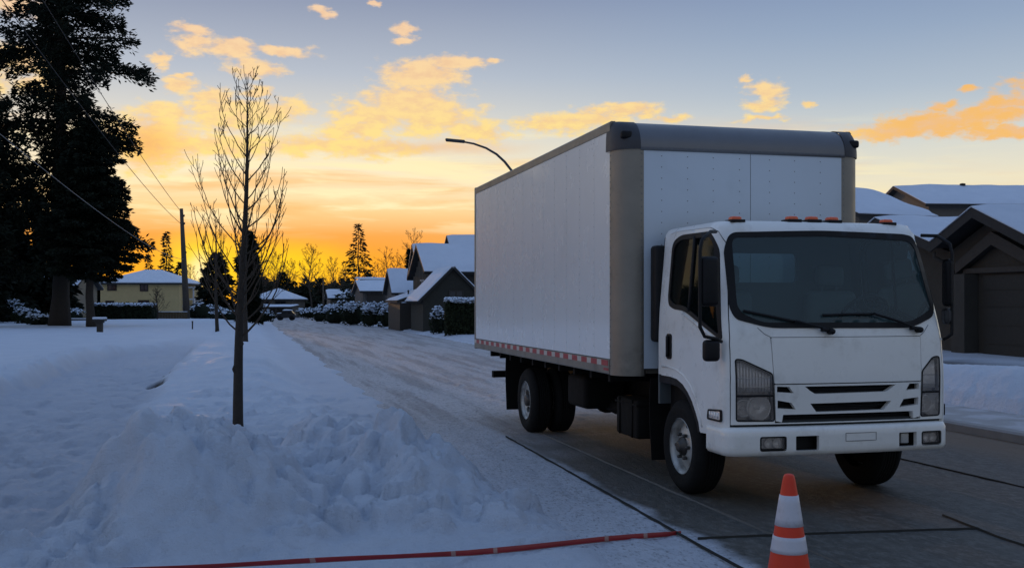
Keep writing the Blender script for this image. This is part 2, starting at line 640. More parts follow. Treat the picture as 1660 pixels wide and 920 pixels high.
def fbm(x, y, sc, oct=4, gain=.5):
    v = 0; a = 1; tot = 0
    for k in range(oct):
        # rotate each octave so the lattice never shows
        ca, sa = math.cos(.6 + k * 1.1), math.sin(.6 + k * 1.1)
        v = v + a * vnoise((x * ca - y * sa) * sc + 17.3 * k + 100, (x * sa + y * ca) * sc + 41.7 * k + 100)
        tot += a; a *= gain; sc *= 2.03
    return v / tot


def billow(x, y, sc, oct=3):
    v = 0; a = 1; tot = 0
    for k in range(oct):
        ca, sa = math.cos(.3 + k * 1.3), math.sin(.3 + k * 1.3)
        v = v + a * np.abs(2 * vnoise((x * ca - y * sa) * sc + 9.1 * k + 200, (x * sa + y * ca) * sc + 23.9 * k + 200) - 1)
        tot += a; a *= .5; sc *= 2.1
    return v / tot


# ------------------------------------------------------------------ ground
TAPE = [(1104, 863, 7.07), (980, 873, 6.80), (850, 886, 6.42), (760, 894, 6.15), (640, 901, 5.85), (520, 907, 5.60), (400, 913, 5.38), (215, 922, 5.08), (60, 931, 4.9), (-160, 946, 4.7)]
TAPE_P = [at(*q) for q in TAPE][::-1]


def snow_height(s, t):
    """height of the snow cover and how trodden / bare it is, in street coordinates"""
    wx = s + .35 * (fbm(s, t, .9, 3) - .5)
    wt = t + .35 * (fbm(s + 50, t, .9, 3) - .5)
    lump = billow(wx, wt, .95, 3)
    fine = billow(wx + 31, wt, 3.1, 3)
    broad = fbm(s, t, .33, 3)
    mid0 = billow(wx + 11, wt + 5, 2.2, 3)
    # left lawn
    lawn = .27 + .26 * (fbm(s, t, .12, 3) - .5) + .05 * (fbm(s, t, .8, 4) - .5)
    lawn = lawn + .10 * sstep(-4.9, -4.0, s) * sstep(40, 30, t) * sstep(.1, .6, mid0) + .08 * sstep(-5.4, -4.0, s) * sstep(40, 30, t) * (fbm(s, t, 1.2, 4)) + .05 * fine * sstep(-6.0, -4.0, s) * sstep(40, 30, t)
    # trodden footpath
    path = .06 + .09 * (fbm(s, t, 1.6, 5) - .5) + .05 * (fine - .4) + .045 * (sstep(.05, .6, mid0) - .6) + .02 * (billow(s + 3, t, 6.5, 2) - .4)
    # verge with thrown-up snow
    near = 1 - sstep(11.4, 14.0, t)
    mid = billow(wx + 11, wt + 5, 2.2, 3)
    tiny = billow(wx + 71, wt, 6.5, 2)
    chunk = .24 * sstep(.05, .62, lump) + .17 * sstep(.05, .6, mid) + .085 * fine + .04 * tiny
    near2 = 1 - sstep(9.5, 11.3, t)
    verge = .03 + (.10 + .16 * sstep(16, 22, t)) * broad + chunk * (.20 + .66 * near2)
    verge = verge + .16 * np.exp(-(((s + .9) / 1.3) ** 2 + ((t - 29) / 7.0) ** 2)) + .22 * np.exp(-(((s - .0) / 1.2) ** 2 + ((t - 20) / 3.0) ** 2))
    edge_r = np.where(t < 11.2, 1.75, 1.75 - .85 * sstep(11.2, 14.5, t)) + .45 * (fbm(s * .5, t, .9, 4) - .5)
    flat = .035 + .03 * fbm(s, t, 1.5, 5) + .02 * mid * near
    vr = sstep(edge_r + .30, edge_r - .55, s)
    # lower towards the camera
    verge = verge * (.12 + .88 * sstep(6.0, 7.9, t - .15 * s))
    verge = verge * (1 - .4 * np.exp(-((s - .62) / .3) ** 2) * sstep(9.2, 8.2, t))
    verge = flat + (verge - flat) * vr
    # the big shovelled pile near the camera and its apron
    ds, dt = s + .48, t - 7.75
    dt = np.where(dt > 0, dt / .62, dt / 1.18)
    q = np.sqrt((ds / np.where(ds < 0, .50, .72)) ** 2 + dt ** 2)
    pile = .60 * (1 - sstep(.38, 1.30, q + .26 * (fbm(s, t, 1.7, 4) - .5)))
    pile = pile * (.84 + .20 * sstep(.05, .6, mid) + .08 * fine) + .025 * (fbm(s, t, 4, 4) - .5) * sstep(0, .2, pile)
    ridge = .17 * np.exp(-((s - .85 - .25 * (9.2 - t)) / .38) ** 2) * sstep(6.3, 7.6, t) * sstep(11.2, 9.0, t)
    verge = verge * (1 - .30 * sstep(8.3, 9.5, t) * sstep(13.5, 12, t))
    verge = verge * (1 - .65 * sstep(0, .5, pile)) + pile + ridge * (.4 + 1.1 * lump)
    # crossing the path edge, ragged
    e1 = -1.12 + .35 * (fbm(s, t * .8, .9, 4) - .5) - .28 * sstep(12, 16, t) - 1.3 * sstep(7.2, 5.8, t)
    e0 = -3.75 + .5 * (fbm(s + 9, t, .55, 4) - .5) + 1.6 * sstep(26, 40, t)
    e1 = e1 - 1.0 * sstep(30, 42, t) * 0
    m_l = sstep(e0 + .16, e0 - .22, s)
    m_r = sstep(e1 - .22, e1 + .25, s)
    fade = sstep(30, 44, t)
    pth = path * (1 - fade) + lawn * fade
    h = pth * (1 - m_l) * (1 - m_r) + lawn * m_l + verge * m_r
    packed = (1 - m_l) * (1 - m_r) * (1 - fade) * .55
    # road bed: the snow dips under the road sheet
    re = 2.02 + .5 * (fbm(s * .3, t, .7, 5) - .5) + .12 * (fine - .4)
    road = sstep(re - .20, re + .25, s) * sstep(8.55, 8.45, s)
    h = h * (1 - road) + (-.09) * road
    packed = np.maximum(packed, .35 * sstep(edge_r - .2, edge_r + .4, s) * (s < 4))
    # right side: pavement gap, ploughed bank, gardens
    rs = sstep(8.45, 8.55, s)
    bank = .45 * np.exp(-np.abs((s - 10.75) / .92) ** 3.2) * sstep(3, 5, t) * (1 - sstep(15.5, 18, t)) * (.86 + .3 * fbm(s, t, .6, 3))
    bank = bank + .05 * lump * sstep(.05, .3, bank)
    right = .02 + .07 * sstep(9.9, 10.6, s) + bank + .10 * sstep(18, 30, t) * sstep(8.5, 9.5, s) + .05 * fbm(s, t, .5, 4) * sstep(9.9, 10.6, s)
    right = right - .14 * sstep(9.95, 9.8, s) * (1 - sstep(17, 22, t))
    h = h * (1 - rs) + right * rs
    bare = .85 * sstep(12.0, 13.2, s) * (1 - sstep(16.5, 19.0, s + 1.2 * fbm(s, t, .6, 3))) * sstep(.40, .62, fbm(s * .6, t * 1.2, .5, 4) + .16) * sstep(30, 27, t)
    packed = np.maximum(packed, .5 * rs * sstep(18, 24, t))
    # broken clods thrown up by the shovel and the plough
    if h.size > 1000:
        rr = np.random.RandomState(21)
        near_ix = np.nonzero((t > 4.5) & (t < 17) & (s > -7) & (s < 3.2))
        sn_, tn_ = s[near_ix], t[near_ix]
        hn = h[near_ix]
        wob = fbm(sn_, tn_, 6.0, 3) - .5
        wob2 = fbm(sn_ + 40, tn_, 15.0, 2) - .5
        add_ = np.zeros_like(hn)
        cl_ = []
        for k in range(330):
            cl_.append((rr.uniform(.05, 1.95), rr.uniform(6.7, 11.6), rr.uniform(.05, .20)))
        for k in range(14):
            cl_.append((rr.uniform(-1.1, .6), rr.uniform(6.6, 9.2), rr.uniform(.05, .13)))
        for k in range(90):
            cl_.append((rr.uniform(-2.1, -.7), rr.uniform(5.4, 7.3), rr.uniform(.05, .15)))
        for k in range(80):
            cl_.append((rr.normal(-1.15, .2), rr.uniform(8.5, 16), rr.uniform(.03, .09)))
        for k in range(150):
            cl_.append((rr.normal(-3.9, .3), rr.uniform(8, 17), rr.uniform(.06, .22)))
        for k in range(140):
            cl_.append((rr.uniform(-.8, 1.6), rr.uniform(11.6, 17), rr.uniform(.05, .16)))
        for k in range(120):
            cl_.append((rr.uniform(1.5, 2.3), rr.uniform(6.3, 14), rr.uniform(.02, .06)))
        for (cs, ct, cr0) in cl_:
            asp = rr.uniform(.7, 1.4)
            hh = cr0 * rr.uniform(.35, .8) * (.6 if ct > 9.8 else .9)
            tilt = rr.uniform(-.5, .5, 2)
            m = np.nonzero((np.abs(sn_ - cs) < cr0 * 1.9) & (np.abs(tn_ - ct) < cr0 * 1.9))[0]
            if len(m) == 0:
                continue
            ds_, dt_ = (sn_[m] - cs) * asp, (tn_[m] - ct) / asp
            d = np.sqrt(ds_ ** 2 + dt_ ** 2) / cr0 + wob[m] * 1.1 + wob2[m] * .5
            capz = hh * (1 - sstep(.45, 1.05, d)) * (1 + tilt[0] * ds_ / cr0 + tilt[1] * dt_ / cr0)
            add_[m] = np.maximum(add_[m] * .6 + capz * .4, np.maximum(add_[m], capz))
        h[near_ix] = hn + add_ * (1 - road[near_ix])
        # footprints trodden along the path and across the verge
        pm = np.nonzero((t > 5) & (t < 26) & (s > -4.2) & (s < 2.4))
        sp_, tp_ = s[pm], t[pm]
        dep = np.zeros_like(sp_)
        steps = []
        for line in range(5):
            s0 = rr.uniform(-3.2, -1.7)
            q = 6.5 + rr.uniform(0, 1)
            while q < 26:
                s0 += rr.normal(0, .05)
                s0 = min(max(s0, -3.4), -1.6)
                q += rr.uniform(.55, .8)
                steps.append((s0 + (.11 if len(steps) % 2 else -.11), q, rr.uniform(.03, .06)))
        for k in range(26):
            steps.append((rr.uniform(-.6, 2.1), rr.uniform(11.8, 22), rr.uniform(.02, .05)))
        for (fs_, ft_, dz_) in steps:
            m = np.nonzero((np.abs(sp_ - fs_) < .2) & (np.abs(tp_ - ft_) < .3))[0]
            if len(m):
                d = np.sqrt(((sp_[m] - fs_) / .085) ** 2 + ((tp_[m] - ft_) / .17) ** 2)
                dep[m] = np.maximum(dep[m], dz_ * (1 - sstep(.7, 1.15, d)) - .35 * dz_ * np.exp(-((d - 1.25) / .18) ** 2))
        h[pm] = h[pm] - dep
    xw, yw = s * CT - t * ST, s * ST + t * CT
    ty = np.interp(xw, [p.x for p in TAPE_P], [p.y for p in TAPE_P])
    tz = np.interp(xw, [p.x for p in TAPE_P], [p.z for p in TAPE_P])
    td = np.abs(yw - ty)
    lim = tz - .03 + .55 * np.maximum(0, td - .12)
    h = np.where((td < .9) & (s < 2.9), np.minimum(h, lim), h)
    # a few dark gaps where the path edging shows
    gap = np.zeros_like(h)
    for (gs, gt, a, b) in ((-1.50, 19.4, .15, .5), (-1.42, 20.6, .12, .40), (-1.46, 21.7, .12, .45), (-1.28, 12.0, .10, .20)):
        gap = np.maximum(gap, sstep(1.1, .7, np.sqrt(((s - gs) / a) ** 2 + ((t - gt) / b) ** 2) + .9 * (fine - .4)))
    h = h - .05 * gap
    h = h + (.026 * (fbm(s, t, 10, 3) - .5) + .020 * (fbm(s, t, 23, 2) - .5) + .02 * (billow(s, t, 7, 2) - .4)) * sstep(22, 12, t)
    return h, packed, np.maximum(bare * rs, gap)


def polar_sheet():
    na = 760
    az_ = np.radians(np.linspace(-52, 58, na))
    r_ = np.concatenate([3.2 * np.exp(np.linspace(0, math.log(26 / 3.2), 460)), 26 * np.exp(np.linspace(0, math.log(260 / 26), 130)[1:])])
    A, Q = np.meshgrid(az_, r_)
    X, Y = Q * np.sin(A), Q * np.cos(A)
    s, t = X * CT + Y * ST, -X * ST + Y * CT
    h, pk, bare = snow_height(s, t)
    h = h * sstep(250, 150, Q) - .10 * sstep(150, 250, Q)
    nr = len(r_)
    v = np.stack([X, Y, h], -1).reshape(-1, 3)
    i = (np.arange(nr - 1)[:, None] * na + np.arange(na - 1)[None]).ravel()
    f = np.stack([i, i + 1, i + na + 1, i + na], -1)
    me = bpy.data.meshes.new('snow_ground')
    me.vertices.add(len(v)); me.vertices.foreach_set('co', v.ravel())
    me.loops.add(f.size); me.loops.foreach_set('vertex_index', f.ravel())
    me.polygons.add(len(f)); me.polygons.foreach_set('loop_start', np.arange(len(f)) * 4)
    me.polygons.foreach_set('use_smooth', np.ones(len(f), bool))
    ca = me.color_attributes.new('packed', 'FLOAT_COLOR', 'POINT')
    cc = np.stack([pk, bare, 0 * pk, 1 + 0 * pk], -1).reshape(-1)
    ca.data.foreach_set('color', cc.astype(np.float32))
    me.update(calc_edges=True)
    me.materials.append(SNOWG)
    o = bpy.data.objects.new('snow_ground', me)
    COL.objects.link(o)
    return structure(o)


polar_sheet()
mb = MB()
N_ = 64
ring = [(2500 * math.cos(2 * math.pi * k / N_), 2500 * math.sin(2 * math.pi * k / N_), -.12) for k in range(N_)]
mb.add(ring, [tuple(range(N_))])
structure(mb.build('ground', SNOW))


def road_material():
    m = bpy.data.materials.new('winter_road')
    m.use_nodes = True
    t = NT(m.node_tree)
    b = t.n['Principled BSDF']
    o = t.new('ShaderNodeTexCoord').outputs['Object']
    sp = t.new('ShaderNodeSeparateXYZ')
    t.l.new(o, sp.inputs[0])
    s, tt = sp.outputs[0], sp.outputs[1]
    n1 = t.noise(o, .9, 6, .62)
    n2 = t.noise(o, 7, 6, .7)
    fine = t.noise(t.vmath('MULTIPLY', o, (1.0, .5, 1)), 16, 6, .72)
    streak = t.noise(t.vmath('MULTIPLY', o, (2.6, .16, 1)), 1.0, 6, .62)
    grain = t.noise(t.vmath('MULTIPLY', o, (1.0, .55, 1)), 34, 5, .75)
    packed = t.mix(n2, (.34, .325, .335, 1), (.62, .60, .61, 1))
    packed = t.mix(t.math('MULTIPLY', t.step(streak, .44, .62), .75), packed, (.27, .25, .25, 1))
    packed = t.mix(t.math('MULTIPLY', t.step(fine, .50, .66), .7), packed, (.16, .148, .146, 1))
    packed = t.mix(t.math('MULTIPLY', t.step(grain, .52, .70), .6), packed, (.10, .095, .095, 1))
    # cleared carriageway in front: damp concrete with old joints
    conc = t.mix(n1, (.048, .047, .042, 1), (.082, .080, .072, 1))
    conc = t.mix(t.math('MULTIPLY', t.step(fine, .44, .66), .75), conc, (.17, .165, .152, 1))
    conc = t.mix(t.math('MULTIPLY', t.step(streak, .42, .62), .45), conc, (.125, .12, .108, 1))
    conc = t.mix(t.math('MULTIPLY', t.step(grain, .50, .72), .55), conc, (.022, .022, .02, 1))
    dust = t.mix(n2, (.34, .36, .40, 1), (.60, .63, .69, 1))
    dust = t.mix(t.math('MULTIPLY', t.step(grain, .50, .68), .75), dust, (.09, .09, .09, 1))
    edge = t.math('MULTIPLY_ADD', t.math('SUBTRACT', n1, .5), .5, s)
    gut = t.step(edge, 3.02, 2.88)
    far = t.math('MULTIPLY_ADD', t.math('SUBTRACT', n1, .5), 7.0, tt)
    far = t.math('MULTIPLY_ADD', t.math('MULTIPLY', s, -.9), 1.0, far)
    clear = t.step(far, 11.5, 5.5)
    dirt = t.math('MULTIPLY', t.step(edge, 7.0, 7.9), t.step(tt, 22.0, 14.0))
    c = t.mix(clear, packed, conc)
    c = t.mix(t.math('MULTIPLY', gut, t.step(tt, 15.0, 11.5)), c, dust)
    c = t.mix(t.math('MULTIPLY', dirt, .8), c, (.15, .095, .055, 1))
    t.l.new(c, b.inputs['Base Color'])
    t.l.new(t.math('MULTIPLY_ADD', fine, .3, .5), b.inputs['Roughness'])
    b.inputs['Specular IOR Level'].default_value = .3
    bn = t.new('ShaderNodeBump')
    bn.inputs['Strength'].default_value = .9
    bn.inputs['Distance'].default_value = .05
    hh = t.math('ADD', t.math('MULTIPLY', fine, .6), t.math('MULTIPLY', t.math('ADD', streak, grain), .45))
    t.l.new(hh, bn.inputs['Height'])
    t.l.new(bn.outputs[0], b.inputs['Normal'])
    return m


# the road: a gently uneven sheet in its own street frame
ss = np.concatenate([np.linspace(1.2, 3.6, 70), np.linspace(3.6, 8.5, 110)[1:]])
ts = np.concatenate([np.linspace(-12, 4, 16), 4 * np.exp(np.linspace(0, math.log(30), 520)[1:])])
Sg, Tg = np.meshgrid(ss, ts)
cov = 1 - sstep(2.6, 3.1, Sg) * sstep(17, 11, Tg)
zr = (.022 * (fbm(Sg * 1.4, Tg * .5, 1.1, 4) - .5) + .018 * (fbm(Sg, Tg, 4, 3) - .5)) * (.15 + .85 * cov)
track = sum(np.exp(-((Sg - c_ - .12 * np.sin(Tg * .11 + c_)) / .20) ** 2) for c_ in (2.75, 3.9, 5.3, 6.9))
zr = zr + (.020 * (fbm(Sg * 1.6, Tg * .8, 4.5, 4) - .5) + .016 * (billow(Sg * 1.5, Tg * .6, 5, 2) - .4)) * (.25 + .75 * cov) - .022 * track * cov
zr = zr - .03 * sstep(8.1, 8.5, Sg)
vv = np.stack([Sg, Tg, zr], -1).reshape(-1, 3)
n_s = len(ss)
ii = (np.arange(len(ts) - 1)[:, None] * n_s + np.arange(n_s - 1)[None]).ravel()
mb = MB()
mb.add(vv.tolist(), np.stack([ii, ii + 1, ii + n_s + 1, ii + n_s], -1).tolist(), 0, True)
road = structure(mb.build('road', road_material()))
road.rotation_euler = (0, 0, TH)
# cross street at the far end
mb = MB()
mb.add([(-60, 118, -.02), (60, 118, -.02), (60, 126, -.02), (-60, 126, -.02)], [(0, 1, 2, 3)])
# seams in the concrete: thin raised strips of tar and ridge of frozen slush
SEAMM = mat('tar_joint', (.040, .040, .037), .95, spec=.05)
RIDGE = mat('frozen_slush_ridge', (.115, .112, .105), .7, var=.3, vscale=20)


def seam(pts, w_, z, m_, name):
    q = MB()
    rr = random.Random(3)
    prev = None
    vs = []
    P_ = []
    for a, b in zip(pts, pts[1:]):
        n = max(2, int(math.dist(a, b) / .12))
        for k in range(n):
            P_.append((a[0] + (b[0] - a[0]) * k / n + rr.uniform(-.004, .004), a[1] + (b[1] - a[1]) * k / n))
    P_.append(pts[-1])
    d = Vector((pts[-1][0] - pts[0][0], pts[-1][1] - pts[0][1])).normalized()
    nx, ny = -d.y, d.x
    for p in P_:
        ww = w_ * rr.uniform(.6, 1.2)
        vs += [(p[0] - nx * ww, p[1] - ny * ww, z - .012), (p[0] + nx * ww * .1, p[1] + ny * ww * .1, z + .006), (p[0] + nx * ww, p[1] + ny * ww, z - .012)]
    n = len(P_)
    fs = []
    for i in range(n - 1):
        fs += [(3 * i, 3 * i + 1, 3 * i + 4, 3 * i + 3), (3 * i + 1, 3 * i + 2, 3 * i + 5, 3 * i + 4)]
    q.add(vs, fs)
    o = structure(q.build(name, m_))
    o.rotation_euler = (0, 0, TH)
    return o


seam([(2.95, 11.75), (2.87, 8.0), (2.82, 5.9), (2.80, 3.5)], .008, .012, SEAMM, 'road_joint')
seam([(3.42, 12.6), (3.42, 8.0), (3.44, 5.0)], .005, .007, RIDGE, 'road_slush_ridge')
seam([(2.9, 6.35), (3.6, 6.30), (4.9, 6.15)], .0035, .010, SEAMM, 'road_joint')
seam([(4.95, 6.6), (4.85, 5.9), (4.7, 3.0)], .0035, .010, SEAMM, 'road_joint')
seam([(6.3, 12.0), (6.35, 8.0), (6.4, 5.0)], .0035, .008, SEAMM, 'road_joint')

# kerb and pavement on the far side
CONC = mat('cold_concrete', (.30, .295, .29), .8, var=.12, vscale=3, bump=.3, bscale=60, col2=(.42, .42, .44), c2scale=2.4)
CURB = mat('kerb_concrete', (.26, .25, .24), .8, var=.2, vscale=5, bump=.3)
mb = MB()
q = [(8.50, -.1), (8.50, .06), (8.53, .085), (8.68, .085), (8.68, -.1)]
mb.prism(q, lambda p, z, d: (p, d, z), -6, 24)
o = structure(mb.build('kerb', CURB)); o.rotation_euler = (0, 0, TH)
mb = MB()
nn = 60
vs = []
for k in range(nn + 1):
    y = -6 + 30 * k / nn
    vs += [(8.68, y, .082), (9.3, y, .09), (9.95, y, .095)]
fs = []
for k in range(nn):
    for j in range(2):
        fs.append((3 * k + j, 3 * k + j + 1, 3 * k + 4 + j, 3 * k + 3 + j))
mb.add(vs, fs)
o = structure(mb.build('pavement', CONC)); o.rotation_euler = (0, 0, TH)


# ------------------------------------------------------------------ the box truck
class Wrap:
    """a vertical skin wrapped round a vehicle front: (a, q) = distance round the plan, height"""

    def __init__(self, xc, hw, yf, rad, z1, rr, crown=.05, z0=None, a1=.8):
        self.xc, self.hw, self.yf, self.rad, self.z1, self.rr, self.crown, self.z0 = xc, hw, yf, rad, z1, rr, crown, z0
        self.a1 = a1
        self.a2 = a1 + .2

    @staticmethod
    def _l(tb, x):
        def f(x):
            if x <= tb[0][0]:
                return tb[0][1]
            for (a, b), (c, d) in zip(tb, tb[1:]):
                if x <= c:
                    return b + (d - b) * (x - a) / (c - a)
            return tb[-1][1]
        return (f(x - .04) + f(x - .02) + f(x) + f(x + .02) + f(x + .04)) / 5

    def pars(self, q):
        ins = 0
        z = q
        if q > self.z1:
            ph = (q - self.z1) / self.rr
            if ph <= math.pi / 2:
                ins = self.rr * (1 - math.cos(ph)); z = self.z1 + self.rr * math.sin(ph)
            else:
                ins = self.rr + (q - self.z1 - self.rr * math.pi / 2); z = self.z1 + self.rr
        elif self.z0 is not None and q < self.z0:
            ph = (self.z0 - q) / self.rr
            ph = min(ph, math.pi / 2)
            ins = self.rr * (1 - math.cos(ph)); z = self.z0 - self.rr * math.sin(ph)
        qq = min(q, self.z1)
        wd = self._l(self.hw, qq) - ins
        yf = self._l(self.yf, qq) + ins
        r = max(self._l(self.rad, qq) - ins * .3, .02)
        yc = yf + self.crown * ((wd - r) / .95) ** 2
        return z, wd, yf, r, yc

    def pos(self, a, q):
        z, wd, yf, r, yc = self.pars(q)
        aa = abs(a)
        if aa <= self.a1:
            x = (wd - r) * aa / self.a1
            y = yf + self.crown * (x / .95) ** 2
        elif aa <= self.a2:
            ps = (aa - self.a1) / (self.a2 - self.a1) * math.pi / 2
            x = wd - r + r * math.sin(ps)
            y = yc + r * (1 - math.cos(ps))
        else:
            x = wd
            y = yc + r + aa - self.a2
        return Vector((self.xc + math.copysign(x, a), y, z))

    def F(self, x, q):
        z, wd, yf, r, yc = self.pars(q)
        rel = x - self.xc
        aa = abs(rel)
        if aa <= wd - r:
            k = self.a1 * aa / (wd - r)
        else:
            k = self.a1 + (self.a2 - self.a1) * math.asin(min(1, (aa - wd + r) / r)) / (math.pi / 2)
        return (math.copysign(k, rel), q)

    def S(self, y, q, sg):
        z, wd, yf, r, yc = self.pars(q)
        if y >= yc + r:
            k = self.a2 + y - yc - r
        else:
            k = self.a1 + (self.a2 - self.a1) * math.acos(max(-1, min(1, 1 - (y - yc) / r))) / (math.pi / 2)
        return (sg * k, q)

    def __call__(self, a, q, off=0.0):
        p = self.pos(a, q)
        if not off:
            return p
        e = .004
        n = (self.pos(a + e, q) - self.pos(a - e, q)).cross(self.pos(a, q + e) - self.pos(a, q - e))
        return p + n.normalized() * off

    def polyF(self, pts, step=.06):
        return [self.F(*p) for p in dens_poly(pts, step)]

    def polyS(self, pts, sg, step=.06):
        o = [self.S(p[0], p[1], sg) for p in dens_poly(pts, step)]
        return o


truck = thing('box_truck', 'white box truck with an aluminium-edged cargo box, parked on the snowy street', 'truck',
              street(4.34, 8.04), TH)

YB = .28                                   # back of the cab
cabw = Wrap(.05, [(1.25, .955), (1.5, .945), (2.12, .89)],
            [(.3, -1.02), (1.0, -1.03), (1.28, -1.005), (1.40, -.975), (2.12, -.765)],
            [(1.0, .085), (1.4, .10), (2.1, .15)], 2.115, .075)
QT = 2.115 + .075 * math.pi / 2

gasket = round_poly([(-.745, 2.095), (-.80, 1.96), (-.825, 1.52), (-.79, 1.435), (-.53, 1.368), (.69, 1.362), (.905, 1.445), (.945, 1.53), (.925, 1.95), (.855, 2.085), (.77, 2.105), (.02, 2.12)],
                    [.06, .05, .06, .05, .1, .1, .05, .05, .05, .04, .05, .1])
glass = round_poly([(-.735, 2.055), (-.765, 1.54), (-.735, 1.48), (-.585, 1.408), (.69, 1.405), (.89, 1.50), (.90, 1.55), (.855, 1.99), (.80, 2.05), (.02, 2.075)],
                   [.06, .06, .05, .1, .1, .05, .05, .05, .05, .1])


def corner_y(q, fr):
    z, wd, yf, r, yc = cabw.pars(q)
    return yc + r * (1 - math.cos(R(90 * fr)))


def win_poly(g=0.0):
    p = [(.10 + g, 2.055 + g), (.10 + g, 1.60), (.07 + g, 1.545 - g), (-.03, 1.515 - g), (-.23, 1.505 - g), (corner_y(1.29, .3) + .042 - g, 1.29 - g), (corner_y(1.5, .3) + .045 - g, 1.5), (corner_y(1.75, .3) + .045 - g, 1.75), (corner_y(1.97, .3) + .045 - g, 1.97), (corner_y(2.05, .3) + .08, 2.05 + g), (-.60, 2.10 + g), (-.05, 2.105 + g)]
    return round_poly(p, [.1, .05, .06, .05, .1, .03, .0, .0, .05, .06, .08, .1])


def door_poly(g=0.0):
    arch = [(-.555 - g, .56), (-.53 - g, .63), (-.478 - g * .8, .70), (-.41 - g * .7, .78), (-.33, .845 + g), (-.23, .90 + g), (-.11, .935 + g), (.02, .945 + g), (.215 + g, .945)]
    fe = [(corner_y(z, .30 - g * 8), z) for z in (2.0, 1.9, 1.8, 1.7, 1.6, 1.5, 1.4, 1.3, 1.2, 1.1, 1.0, .8)] + [(corner_y(.58, .3 - g * 8), .575 - g)]
    p = fe + arch + [(.215 + g, 1.5), (.205 + g, 2.06), (.165, 2.135 + g), (.05, 2.148 + g), (-.60, 2.138 + g), (corner_y(2.06, .3) + .05, 2.10 + g)]
    return p


hoodp = [(-.527, 1.297), (.757, 1.297), (.742, .955), (-.515, .955)]
grillep = [(-.513, .947), (.74, .947), (.736, .682), (.676, .668), (.665, .724), (-.445, .724), (-.455, .668), (-.502, .678)]
opening = [(-.532, 1.302), (.762, 1.302), (.748, .95), (.742, .662), (-.508, .662), (-.519, .95)]
hl_l = round_poly([(-.815, 1.14), (-.765, 1.137), (-.53, 1.03), (-.522, .86), (-.512, .680), (-.81, .684)], [.02, .03, .02, 0, .02, .02])
hl_r = round_poly([(.925, 1.14), (.865, 1.137), (.757, 1.03), (.752, .86), (.745, .680), (.92, .684)], [.02, .03, .02, 0, .02, .02])

# outer skin: one sheet with every aperture cut out
sk = []
bot_front = dens_poly([(-.88, .655), (.98, .655), (.98, .656)], .06)[:-1]


def side_chain(sg):
    ch = [(-.93, .655), (-.967, .62), (-.972, .569)] + [(-.56, .552)]
    arch = [(-.535, .63), (-.482, .705), (-.414, .786), (-.332, .851), (-.23, .906), (-.11, .941), (.02, .951), (.22, .951), (YB, .951)]
    return [cabw.S(y, z, sg) for y, z in dens_poly(ch + arch, .05)[:-1] if True]


lc = []
arch_pts = [(YB, .951), (.22, .951), (.02, .951), (-.11, .941), (-.23, .906), (-.332, .851), (-.414, .786), (-.482, .705), (-.535, .63), (-.56, .552), (-.968, .567)]


def open_chain(pts, step):
    out = []
    for a, b in zip(pts, pts[1:]):
        n = max(1, int(math.dist(a, b) / step))
        out += [(a[0] + (b[0] - a[0]) * k / n, a[1] + (b[1] - a[1]) * k / n) for k in range(n)]
    return out + [pts[-1]]


chL = [cabw.S(y, z, -1) for y, z in open_chain(arch_pts, .05)]
chR = [cabw.S(y, z, 1) for y, z in open_chain(arch_pts, .05)][::-1]
frontb = [cabw.F(x, .655) for x, _ in open_chain([(-.86, 0), (.96, 0)], .06)]
topR = [cabw.S(YB, q, 1) for q in np.linspace(1.0, QT, 26)]
topE = [(a, QT) for a in np.linspace(topR[-1][0], -topR[-1][0], 60)[1:-1]]
topL = [cabw.S(YB, q, -1) for q in np.linspace(QT, 1.0, 26)]
outer = chL + [cabw.S(-.968, .64, -1)] + frontb + [cabw.S(-.968, .64, 1)] + chR + topR + topE + topL
holes = [cabw.polyF(gasket), cabw.polyF(opening), cabw.polyF(hl_l, .04), cabw.polyF(hl_r, .04)]
# doors: cut their full outline out of the skin (the lower edge is shared, so it is a window-shaped cut that stops just above it)
for sg in (-1, 1):
    dp = door_poly(.006)
    dp = [(y, max(z, .60) if y < -.5 else max(z, .96 if y > -.1 else z + .012)) for y, z in dp]
    holes.append(cabw.polyS(dp, sg, .05))
mb = MB()
sheet(mb, outer, holes, cabw, .07, 0, .025)
# roof closing sheet with a gentle crown
ringpts = [cabw(a, QT) for a in np.linspace(-topR[-1][0], topR[-1][0], 61)]
rows = 8
for k in range(rows):
    f0, f1 = k / rows, (k + 1) / rows
    mid = Vector((.05, -.1, 0))
    lo = [Vector((mid.x + (p.x - mid.x) * (1 - f0), p.y + (YB - .02 - p.y) * f0 * 0 + (mid.y - p.y) * f0, p.z + .035 * (1 - (1 - f0) ** 2))) for p in ringpts]
    hi = [Vector((mid.x + (p.x - mid.x) * (1 - f1), p.y + (mid.y - p.y) * f1, p.z + .035 * (1 - (1 - f1) ** 2))) for p in ringpts]
    n = len(lo)
    mb.add(lo + hi, [(i, i + 1, n + i + 1, n + i) for i in range(n - 1)] + [(n - 1, 0, n, 2 * n - 1)], 0, True)
cab = mb.build('cab_body', PAINT, truck)

# back wall of the cab with its window
mb = MB()
bw = [(-.90, .70), (1.0, .70), (1.0, 1.3), (.94, 2.11), (.86, 2.185), (-.76, 2.185), (-.84, 2.11), (-.90, 1.3)]
rwin = round_poly([(-.30, 1.99), (.40, 1.99), (.40, 1.735), (-.30, 1.735)], .04)
sheet(mb, dens_poly(bw, .2), [rwin], lambda a, q, o=0: Vector((a, YB - .02 + o, q)), .2, 0, -.04)
mb.build('rear_wall', LINER, truck)
mb = MB()
sheet(mb, rwin, [], lambda a, q, o=0: Vector((a, YB, q)), .15, 0, 0)
mb.build('rear_window', GLASS, truck)

